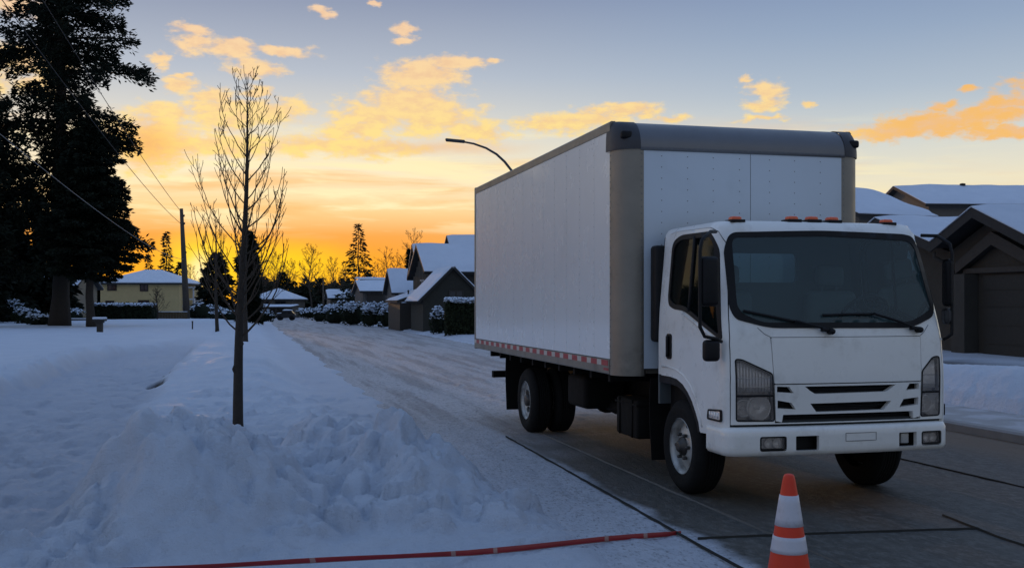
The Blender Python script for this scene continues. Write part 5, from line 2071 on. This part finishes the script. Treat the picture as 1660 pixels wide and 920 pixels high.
def hip_roof(root, x0, x1, y0, y1, z, h, over=.4, snow=.12, inset=None):
    ins = inset or (y1 - y0) / 2
    a, b, c, d = (x0 - over, y0 - over, z), (x1 + over, y0 - over, z), (x1 + over, y1 + over, z), (x0 - over, y1 + over, z)
    e, f = (x0 - over + ins, (y0 + y1) / 2, z + h), (x1 + over - ins, (y0 + y1) / 2, z + h)
    mb = MB()
    low = [tuple(Vector(p) - Vector((0, 0, .16))) for p in (a, b, c, d)]
    mb.add([a, b, c, d, e, f] + low, [(0, 1, 5, 4), (1, 2, 5), (2, 3, 4, 5), (3, 0, 4), (6, 7, 1, 0), (7, 8, 2, 1), (8, 9, 3, 2), (9, 6, 0, 3), (9, 8, 7, 6)])
    rf = mb.build('roof', ROOFM, root)
    mb = MB()
    k = .12
    A, B, C_, D = [(p[0], p[1], p[2] + .012) for p in (a, b, c, d)]
    t = lambda p, q: (p[0] + (q[0] - p[0]) * .02, p[1] + (q[1] - p[1]) * .02, p[2] + snow * .8)
    ctr = ((x0 + x1) / 2, (y0 + y1) / 2, z)
    A2, B2, C2, D2 = [t(p, ctr) for p in (A, B, C_, D)]
    E, F = (e[0], e[1], e[2] + snow), (f[0], f[1], f[2] + snow)
    mb.add([A, B, C_, D, A2, B2, C2, D2, E, F], [(0, 1, 5, 4), (1, 2, 6, 5), (2, 3, 7, 6), (3, 0, 4, 7), (4, 5, 9, 8), (5, 6, 9), (6, 7, 8, 9), (7, 4, 8)], 0, False)
    mb.build('snow', SNOW, rf)
    return rf


# yellow two-storey house, left
dH = 98
k = dH / FPX
b = at(228, 490, dH); b.z = -.15
H = thing('yellow_house', 'pale yellow two storey house with a snowy hip roof beyond the lawn', 'house', b, R(3))
mb = MB()
mb.box((-64 * k, 0, -.3), (62 * k, 8.5, 3.42))
mb.box((-64.3 * k, -.02, 1.62), (62.3 * k, .1, 1.70))
mb.build('wall', YELLOW, H)
hip_roof(H, -64 * k, 62 * k, 0, 8.5, 3.55, 1.25, .35, .12, 3.2)
zz = lambda v: CAM_H + (490 - v) * k + .15
for u0, u1, v0, v1 in ((175, 190, 471, 460.5), (227, 240, 472, 460.5), (224, 242, 499, 486), (172, 186, 497, 487)):
    window(H, (u0 - 228) * k, (u1 - 228) * k, zz(v0), zz(v1), 0, TRIMD, PANEB)
mb = MB()      # side porch with railings
px = 62 * k
mb.box((px, 1.0, 1.30), (px + 1.1, 5.5, 1.42))
mb.box((px + 1.02, 1.0, 1.42), (px + 1.08, 5.5, 2.1))
mb.box((px, .98, 1.95), (px + 1.1, 1.03, 2.1))
mb.box((px + .98, 1.0, -.3), (px + 1.1, 1.12, 3.2))
mb.box((px, 1.0, 3.1), (px + 1.3, 5.6, 3.22))
mb.build('porch', TRIMW, H)

# far-left house behind the firs
b = at(62, 490, 82); b.z = 0
H = thing('tan_house', 'tan house with a snowy roof half hidden behind the fir trunks', 'house', b, R(4))
gable_house(H, -3.2, 2.6, 0, 6, 2.75, 4.0, TANW, 'x', .4)
window(H, -.9, .0, .9, 1.9, 0, TRIMW)
window(H, -2.6, -1.9, .9, 1.9, 0, TRIMW)

# hip-roofed house and its carport at the end of the street
dH = 108
k = dH / FPX
b = at(440, 490, dH); b.z = -.15
H = thing('hip_roof_house', 'small house with a pyramid snow roof and a carport at the street end', 'house', b, R(-4))
mb = MB()
mb.box((-34 * k, 0, -.3), (34 * k, 5, 2.0))
mb.build('wall', GREIGE, H)
hip_roof(H, -33 * k, 33 * k, 0, 5, 2.05, 1.05, .3, .12, 2.3)
window(H, -20 * k, -4 * k, 1.45, 1.85, 0, TRIMD, PANE)
window(H, 6 * k, 24 * k, 1.45, 1.85, 0, TRIMD, PANE)
mb = MB()
slab(mb, (-24 * k, -3.2, 1.18), (46 * k, -3.2, 1.18), (46 * k, -.05, 1.35), (-24 * k, -.05, 1.35), .1)
for x in (-22, 0, 22, 44):
    mb.box((x * k - .06, -3.1, -.3), (x * k + .06, -2.98, 1.19))
cp = mb.build('carport_roof', TRIMD, H)
mb = MB()
snow_cap(mb, (-24 * k, -3.2, 1.285), (46 * k, -3.2, 1.285), (46 * k, -.05, 1.455), (-24 * k, -.05, 1.455), .12)
mb.build('snow', SNOW, cp)

# parked car under snow
CARP = mat('dark_car_paint', (.018, .019, .022), .3, coat=.5, var=.1)
b = at(464, 490, 92); b.z = .0
car = thing('parked_car', 'small dark car with a snow covered roof parked at the street end', 'car', b, R(6))
car.scale = (.78, .78, .72)
mb = MB()
prof = [(-1.05, .30), (-1.05, .62), (-.98, .74), (-.45, .82), (.55, .84), (1.0, .78), (1.07, .6), (1.05, .30)]
mb.prism(prof, lambda p, q, d: (p, d, q), -.68, .68)
mb.build('body', CARP, car, .03)
mb = MB()
prof = [(-.55, .82), (-.25, 1.18), (.55, 1.2), (.92, .82)]
mb.prism(prof, lambda p, q, d: (p, d, q), -.56, .56)
cabn = mb.build('cabin', CARP, car, .03)
for sg in (-1, 1):
    mb = MB()
    mb.prism([(-.42, .86), (-.18, 1.13), (.12, 1.14), (.12, .86)], lambda p, q, d: (p, d, q), sg * .565, sg * .575)
    mb.build('side_window', PANE, cabn)
    mb = MB()
    mb.prism([(.18, .86), (.18, 1.14), (.50, 1.14), (.78, .86)], lambda p, q, d: (p, d, q), sg * .565, sg * .575)
    mb.build('side_window', PANE, cabn)
    for x in (-.66, .66):
        mb = MB()
        mb.lathe([(.001, -.09), (.15, -.09), (.27, -.08), (.29, -.03), (.29, .05), (.27, .09), (.001, .09)], 'y', 20, (x, sg * .62, .29))
        mb.build('wheel', RUBBER, car)
mb = MB()
snow_cap(mb, (-.36, -.58, 1.19), (.68, -.58, 1.2), (.68, .58, 1.2), (-.36, .58, 1.19), .16, 4)
snow_cap(mb, (-1.0, -.62, .79), (-.5, -.62, .86), (-.5, .62, .86), (-1.0, .62, .79), .10, 4)
mb.build('snow', SNOW, car)
for y in (-.5, .5):
    mb = MB()
    mb.rbox((-1.075, y - .12, .58), (-1.04, y + .12, .68), .02)
    mb.build('headlight', CHROME, car)


def row_house(name, label, s, t, **kw):
    return thing(name, label, 'house', street(s, t, kw.get('z', 0)), TH)


# right-hand row, in street order from the far end
def uv_s(u, d):
    X = (u - 830) / FPX * d
    return X * CT + d * ST, -X * ST + d * CT


def zat(v, d):
    return CAM_H + (490 - v) / FPX * d


s0, t0 = uv_s(560, 112)
H = row_house('white_roof_house', 'low house with a plain snow roof left of the stone house', s0, t0)
gable_house(H, -1.6, 3.2, 0, 5, zat(484, 112), zat(472, 112), GREIGE, 'x', .3)
window(H, -.6, .4, .5, 1.4, 0, TRIMW)
s0, t0 = uv_s(588, 90)
H = row_house('stone_house', 'grey stone house with a dark garage door and flat snowy upper roof', s0, t0)
gable_house(H, 0, 4.6, 0, 6.5, zat(473, 90), zat(457, 92), STONE, 'x', .3)
mb = MB()
mb.box((.4, 3.4, 2.2), (3.4, 7.5, zat(455, 94)))
mb.build('upper_wall', DARKW, H)
mb = MB()
mb.box((.1, 3.0, zat(455, 94)), (3.8, 7.9, zat(454, 94) + .06))
up = mb.build('upper_roof', ROOFM, H)
mb = MB()
snow_cap(mb, (.1, 3.0, zat(454, 94) + .065), (3.8, 3.0, zat(454, 94) + .065), (3.8, 7.9, zat(454, 94) + .25), (.1, 7.9, zat(454, 94) + .25), .16)
mb.build('snow', SNOW, up)
mb = MB()
mb.box((.35, -.05, -.3), (1.75, .06, zat(476, 90)))
for zq in (.3, .75, 1.2, 1.65):
    mb.box((.36, -.07, zq), (1.74, -.04, zq + .02))
mb.build('garage_door', TRIMD, H)
window(H, 2.4, 3.3, .7, 1.7, 0, TRIMW)

s0, t0 = uv_s(636, 78)
H = row_house('grey_gabled_house', 'grey house with a steep snowy roof and a lower lean-to roof', s0, t0)
gable_house(H, .2, 5.5, 0, 4.6, zat(473, 78), zat(439, 80), STONE, 'x', .3)
mb = MB()
slab(mb, (.4, -1.6, zat(486, 76)), (4.8, -1.6, zat(486, 76)), (4.8, -.02, zat(474, 78)), (.4, -.02, zat(474, 78)), .1)
for x in (.5, 2.6, 4.6):
    mb.box((x, -1.5, -.3), (x + .14, -1.36, zat(487, 76)))
lean = mb.build('porch_roof', TRIMD, H)
window(H, 1.2, 2.0, .6, 1.7, 0, TRIMD)
window(H, 1.4, 2.2, 1.1, 1.9, .2, TRIMD, PANE, '-x')

for (u, d, vr, ve, name, label, wl, dep) in ((682, 66, 399, 445, 'shingle_house', 'dark shingle house with a sharp narrow gable left of the widest snow roof', DARKW, 3.4),
                                           (694, 59, 401, 441, 'tall_shingle_house', 'tall dark shingle house with the widest blue snow roof beside the cargo box', DARKW, 5.0)):
    s0, t0 = uv_s(u, d)
    H = row_house(name, label, s0, t0)
    rf = gable_house(H, .1, 8.0 if d == 59 else 4.0, 0, dep, zat(ve - 3, d), zat(vr, d + dep / 2), wl, 'x', .4)
    # vertical battens on the street gable and a tall window
    mb = MB()
    for y in np.arange(.3, dep - .2, .55):
        top = zat(ve - 3, d) + (zat(vr, d + dep / 2) - zat(ve - 3, d)) * (1 - abs(y - dep / 2) / (dep / 2))
        mb.box((.02, y, 0), (.10 - .001, y + .1, top - .15))
    mb.build('batten', GREIGE, H)
    window(H, dep * .35, dep * .65, 1.5, 2.9, .1, TRIMW, PANE, '-x')
    if d == 59:
        window(H, 1.0, 2.0, 1.6, 2.6, 0, TRIMW)
        mb = MB()
        slab(mb, (-1.8, -.4, 1.55), (-1.8, 4.6, 1.55), (.05, 4.6, 2.2), (.05, -.4, 2.2), .1)
        mb.box((-1.65, -.3, -.3), (0, 4.5, 1.54))
        pr_ = mb.build('porch_roof', TRIMD, H)
        mb = MB()
        snow_cap(mb, (-1.8, -.4, 1.68), (-1.8, 4.6, 1.68), (.0, 4.6, 2.315), (.0, -.4, 2.315), .1)
        mb.build('snow', SNOW, pr_)
# second upper roof behind it, right
s0, t0 = uv_s(745, 72)
H = row_house('brown_roofed_house', 'house behind the widest snow roof showing a taller hip of snow', s0, t0)
gable_house(H, 0, 7, 0, 5.4, 4.2, zat(386, 75), DARKW, 'x', .4)
window(H, 1, 2, 2.4, 3.4, 0, TRIMW)
# low gabled annex facing the street, nearest
s0, t0 = uv_s(740, 54)
H = row_house('olive_annex', 'small olive gabled annex with one dark window left of the truck', s0, t0)
gable_house(H, -1.75, 1.35, 0, 4.0, zat(484, 54), zat(436, 54), OLIVE, 'y', .22, .12, .10)
window(H, -.42, .38, zat(492, 54), zat(470, 54), 0, TRIMD)

# M-gabled garage house on the right
SG = 19.0
H = thing('double_gable_house', 'brown house with two street gables and a wide garage door behind the truck cab', 'house', street(SG, 0), TH)
prof = [(20.2, 2.45), (24.0, 4.10), (25.75, 3.27), (28.4, 4.16), (31.6, 2.75)]      # (t, z) along the fascia
mb = MB()
wallp = [(20.6, -.3)] + [(20.6, 2.3), (24.0, 3.82), (25.75, 3.0), (28.4, 3.88), (31.2, 2.65), (31.2, -.3)]
mb.prism(wallp, lambda t, z, s_: (s_, t, z), .55, 10)
mb.build('wall', wall_mat('brown_siding', (.038, .032, .024)), H)
mb = MB()
sn = MB()
for (a, b_) in zip(prof, prof[1:]):
    pa, pb = (-.05, a[0], a[1] - .16), (-.05, b_[0], b_[1] - .16)
    slab(mb, pa, (10.3, a[0], a[1] - .16), (10.3, b_[0], b_[1] - .16), pb, .16)
    # barge board
    for zt, th_ in ((0, .26),):
        mb.prism([(a[0], a[1] - .27), (b_[0], b_[1] - .27), (b_[0], b_[1] + .01), (a[0], a[1] + .01)], lambda t, z, s_: (s_, t, z), -.10, -.045)
    lo, hi = (a, b_) if a[1] < b_[1] else (b_, a)
    snow_cap(sn, (-.13, lo[0], lo[1] + .02), (10.3, lo[0], lo[1] + .02), (10.3, hi[0], hi[1] + .02), (-.13, hi[0], hi[1] + .02), .13)
rf = mb.build('roof', ROOFM, H)
sn.build('snow', SNOW, rf)
mb = MB()     # inner gable band and trim over the door
mb.prism([(21.0, 2.20), (23.75, 3.45), (25.2, 2.66), (25.2, 2.36), (23.75, 3.10), (21.0, 1.90)], lambda t, z, s_: (s_, t, z), .30, .5)
mb.box((.40, 20.5, 2.36), (.52, 25.0, 2.50))
mb.build('gable_trim', TRIMD, H)
mb = MB()
mb.box((.50, 20.6, -.1), (.545, 24.3, 2.30))
for zq in (.45, .95, 1.45, 1.9):
    mb.box((.485, 20.6, zq), (.505, 24.3, zq + .03))
mb.build('garage_door', mat('dark_garage_door', (.018, .017, .014), .7, var=.15), H)
mb = MB()
mb.box((.1, 24.55, -.1), (.54, 25.1, 2.34))
mb.build('pillar', wall_mat('dark_pillar', (.04, .036, .03)), H)
mb = MB()
mb.tube([(.02, 25.72, 3.0), (.02, 25.72, 2.85), (.40, 25.5, 2.6), (.45, 25.45, 2.4), (.45, 25.45, 0)], .045, 8)
mb.build('downpipe', TRIMD, H)
window(H, 27.4, 29.2, .9, 2.0, .55, TRIMW, PANE, '-x')

for (u0, u1, vr, ve, d, name, label, hh) in ((1380, 1512, 315, 350, 46, 'snow_roofed_house', 'house whose big smooth snow slope shows just right of the cargo box', 5.5),
                                            (1500, 1790, 308, 333, 58, 'long_roof_house', 'house with the long highest snow ridge at the right edge', 6.0)):
    X0, X1 = (u0 - 830) / FPX * d, (u1 - 830) / FPX * d
    H = thing(name, label, 'house', ((X0 + X1) / 2, d, 0), R(22) if d == 46 else R(5))
    hw2 = (X1 - X0) / 2
    rf = gable_house(H, -hw2, hw2, 0, 7, zat(ve, d), zat(vr, d + 3.5), GREIGE, 'x', .4, .16, .16)
    window(H, -hw2 * .4, -hw2 * .1, 2.6, 3.8, 0, TRIMW)
    mb = MB()
    x = hw2 * .1 if d == 46 else -hw2 * .25
    zc = zat(vr, d + 3.5)
    if d == 58:
        mb.lathe([(.06, -.6), (.06, .12), (.16, .14), (.16, .24), (.02, .27)], 'z', 12, (x, 3.3, zc + .1))
    else:
        mb.lathe([(.05, -.4), (.05, .2), (.09, .22), (.02, .26)], 'z', 12, (x, 1.2, zat(ve - 10, d)))
    mb.build('roof_vent', BLACK, rf)

# ------------------------------------------------------------------ street furniture
LD = 41
lamp = thing('street_lamp', 'slender street lamp on a curved arm rising behind the truck', 'street lamp', (at(843, 490, LD).x, LD, 0))
ox = lamp.location.x
L3 = lambda u, v: Vector((at(u, v, LD).x - ox, 0, at(u, v, LD).z))
mb = MB()
mb.tube([(0, 0, -.1), (0, 0, .4), (0, 0, .41), (0, 0, 5.2), L3(842, 330)], [.11, .11, .085, .07, .06], 12)
mb.build('pole', STEELG, lamp)
mb = MB()
mb.tube([L3(842, 332), L3(841, 308), L3(836, 290), L3(829, 276), L3(818, 262), L3(805, 250), L3(788, 240), L3(768, 233), L3(752, 230)], [.06, .058, .055, .052, .05, .047, .043, .04, .036], 8)
mb.build('arm', STEELG, lamp)
mb = MB()
a, c = L3(754, 229.5), L3(722, 226.5)
Mh = Matrix.Translation((a + c) / 2) @ Matrix.Rotation(math.atan2(c.z - a.z, c.x - a.x), 4, Vector((0, -1, 0)))
Lh = (a - c).length / 2
mb.rbox((-Lh, -.13, -.05), (Lh, .13, .06), .045, 0, Mh)
mb.build('lamp_head', STEELG, lamp)

PZ = .2
pb = at(303, 490, 83); pb.z = PZ
pole = thing('utility_pole', 'weathered wooden utility pole with a slight lean, right of the yellow house', 'utility pole', pb)
mb = MB()
ptop = at(294, 338, 83) - pb
mb.tube([(0, 0, -.2), ptop * .5, ptop], [.28, .21, .13], 12)
mb.build('pole', WOODP, pole)
mb = MB()
for f in (.93, .86, .60):
    c = ptop * f
    mb.lathe([(.03, -.02), (.07, .0), (.05, .06), (.07, .1), (.02, .14)], 'z', 10, c + Vector((.2, -.05, 0)))
    mb.tube([c, c + Vector((.2, -.05, -.02))], .03, 6)
mb.build('insulator', STEELG, pole)
p2 = street(-4.3, 6.0, PZ)
pole2 = dup(pole, p2, .4, 1.0, 'wooden utility pole standing left of the camera, out of the picture')
pole['group'] = pole2['group'] = 'utility poles along the lawn'
top1 = pb + ptop
for i, (z1_, z2_, m_, lab, rr_, side_) in enumerate([(8.75, 8.75, WIRE, 'uppermost overhead wire running from the utility pole over the firs', .020, 0),
                                         (7.75, 7.55, WIRE, 'second overhead wire, below the uppermost, crossing the firs', .020, .15), (5.0, 5.15, WIREL, 'pale sagging cable crossing in front of the dark firs', .018, -.1)]):
    f = (z1_ - PZ) / ptop.z
    a = pb + ptop * min(f, .99)
    c = p2 + Vector((0, 0, z2_ - PZ))
    mb = MB()
    pts = []
    for k in range(41):
        t = k / 40
        q = a.lerp(c, t)
        q.z -= (.45 + .15 * i) * 4 * t * (1 - t)
        pts.append(q)
    mb.tube(pts, [rr_ * (1 - .72 * k / 40) for k in range(41)], 5)
    tag(mb.build('overhead_wire', m_), lab, 'wire', 'overhead wires from the utility pole')

b = at(162, 490, 46); b.z = .22
post = thing('bird_table', 'stout dark post with a flat snow capped top on the left lawn', 'post', b)
mb = MB(); mb.rbox((-.11, -.11, -.2), (.11, .11, .52), .015); mb.build('post', TRIMD, post)
mb = MB(); mb.rbox((-.25, -.22, .52), (.23, .22, .60), .015); mb.rbox((-.16, -.15, .44), (.15, .15, .522), .01); tt_ = mb.build('top', TRIMD, post)
mb = MB(); mb.rbox((-.26, -.23, .602), (.24, .23, .70), .04); mb.build('snow', SNOW, tt_)
b = at(312, 490, 52); b.z = .22
o = thing('marker_post', 'thin short dark marker post on the lawn right of the utility pole', 'post', b)
mb = MB(); mb.tube([(0, 0, -.2), (0, 0, .38)], .035, 8); mb.tube([(0, 0, .38), (0, 0, .42)], .045, 8); mb.build('post', TRIMD, o)
b = at(662, 490, 60); b.z = 0
o = thing('sign_post', 'slim dark post between the kerb shrubs and the shingle houses', 'post', b)
mb = MB(); mb.tube([(0, 0, -.1), (0, 0, 2.2)], .045, 8); mb.lathe([(.06, 2.2), (.07, 2.24), (.02, 2.28)], 'z', 10); mb.build('post', TRIMD, o)
b = at(524, 490, 100); b.z = 0
o = thing('street_pole', 'pale thin pole in front of the far treeline', 'pole', b)
mb = MB(); mb.tube([(0, 0, -.1), (0, 0, 3.6)], [.10, .06], 8); mb.lathe([(.06, 3.6), (.09, 3.62), (.02, 3.7)], 'z', 10); mb.build('pole', WOODP, o)
b = at(276, 490, 82); b.z = .0
o = thing('wooden_fence', 'brown board fence between the hedge and the utility pole', 'fence', b, R(3))
mb = MB()
for k in range(12):
    x = -1.25 + k * .215
    mb.box((x, 0, -.2), (x + .205, .03, .80 + .012 * (k % 3)))
mb.build('boards', FENCEB, o)
mb = MB(); mb.box((-1.27, .032, .2), (1.32, .07, .3)); mb.build('rail', FENCEB, o)
mb = MB(); mb.rbox((-1.27, -.02, .815), (1.32, .06, .86), .015); mb.build('snow', SNOW, o)
# pile of boards left on the lawn edge by the hedge
b = at(128, 490, 64); b.z = .25
o = thing('garden_bench', 'dark low bench under snow between the two fir trunks', 'bench', b)
mb = MB(); mb.rbox((-.75, -.2, .22), (.75, .2, .28), .015); mb.build('seat', TRIMD, o)
for x in (-.6, .6):
    mb = MB(); mb.box((x - .05, -.17, -.1), (x + .05, .17, .221)); mb.build('leg', TRIMD, o)
mb = MB(); mb.rbox((-.76, -.21, .281), (.76, .21, .36), .035); mb.build('snow', SNOW, o)
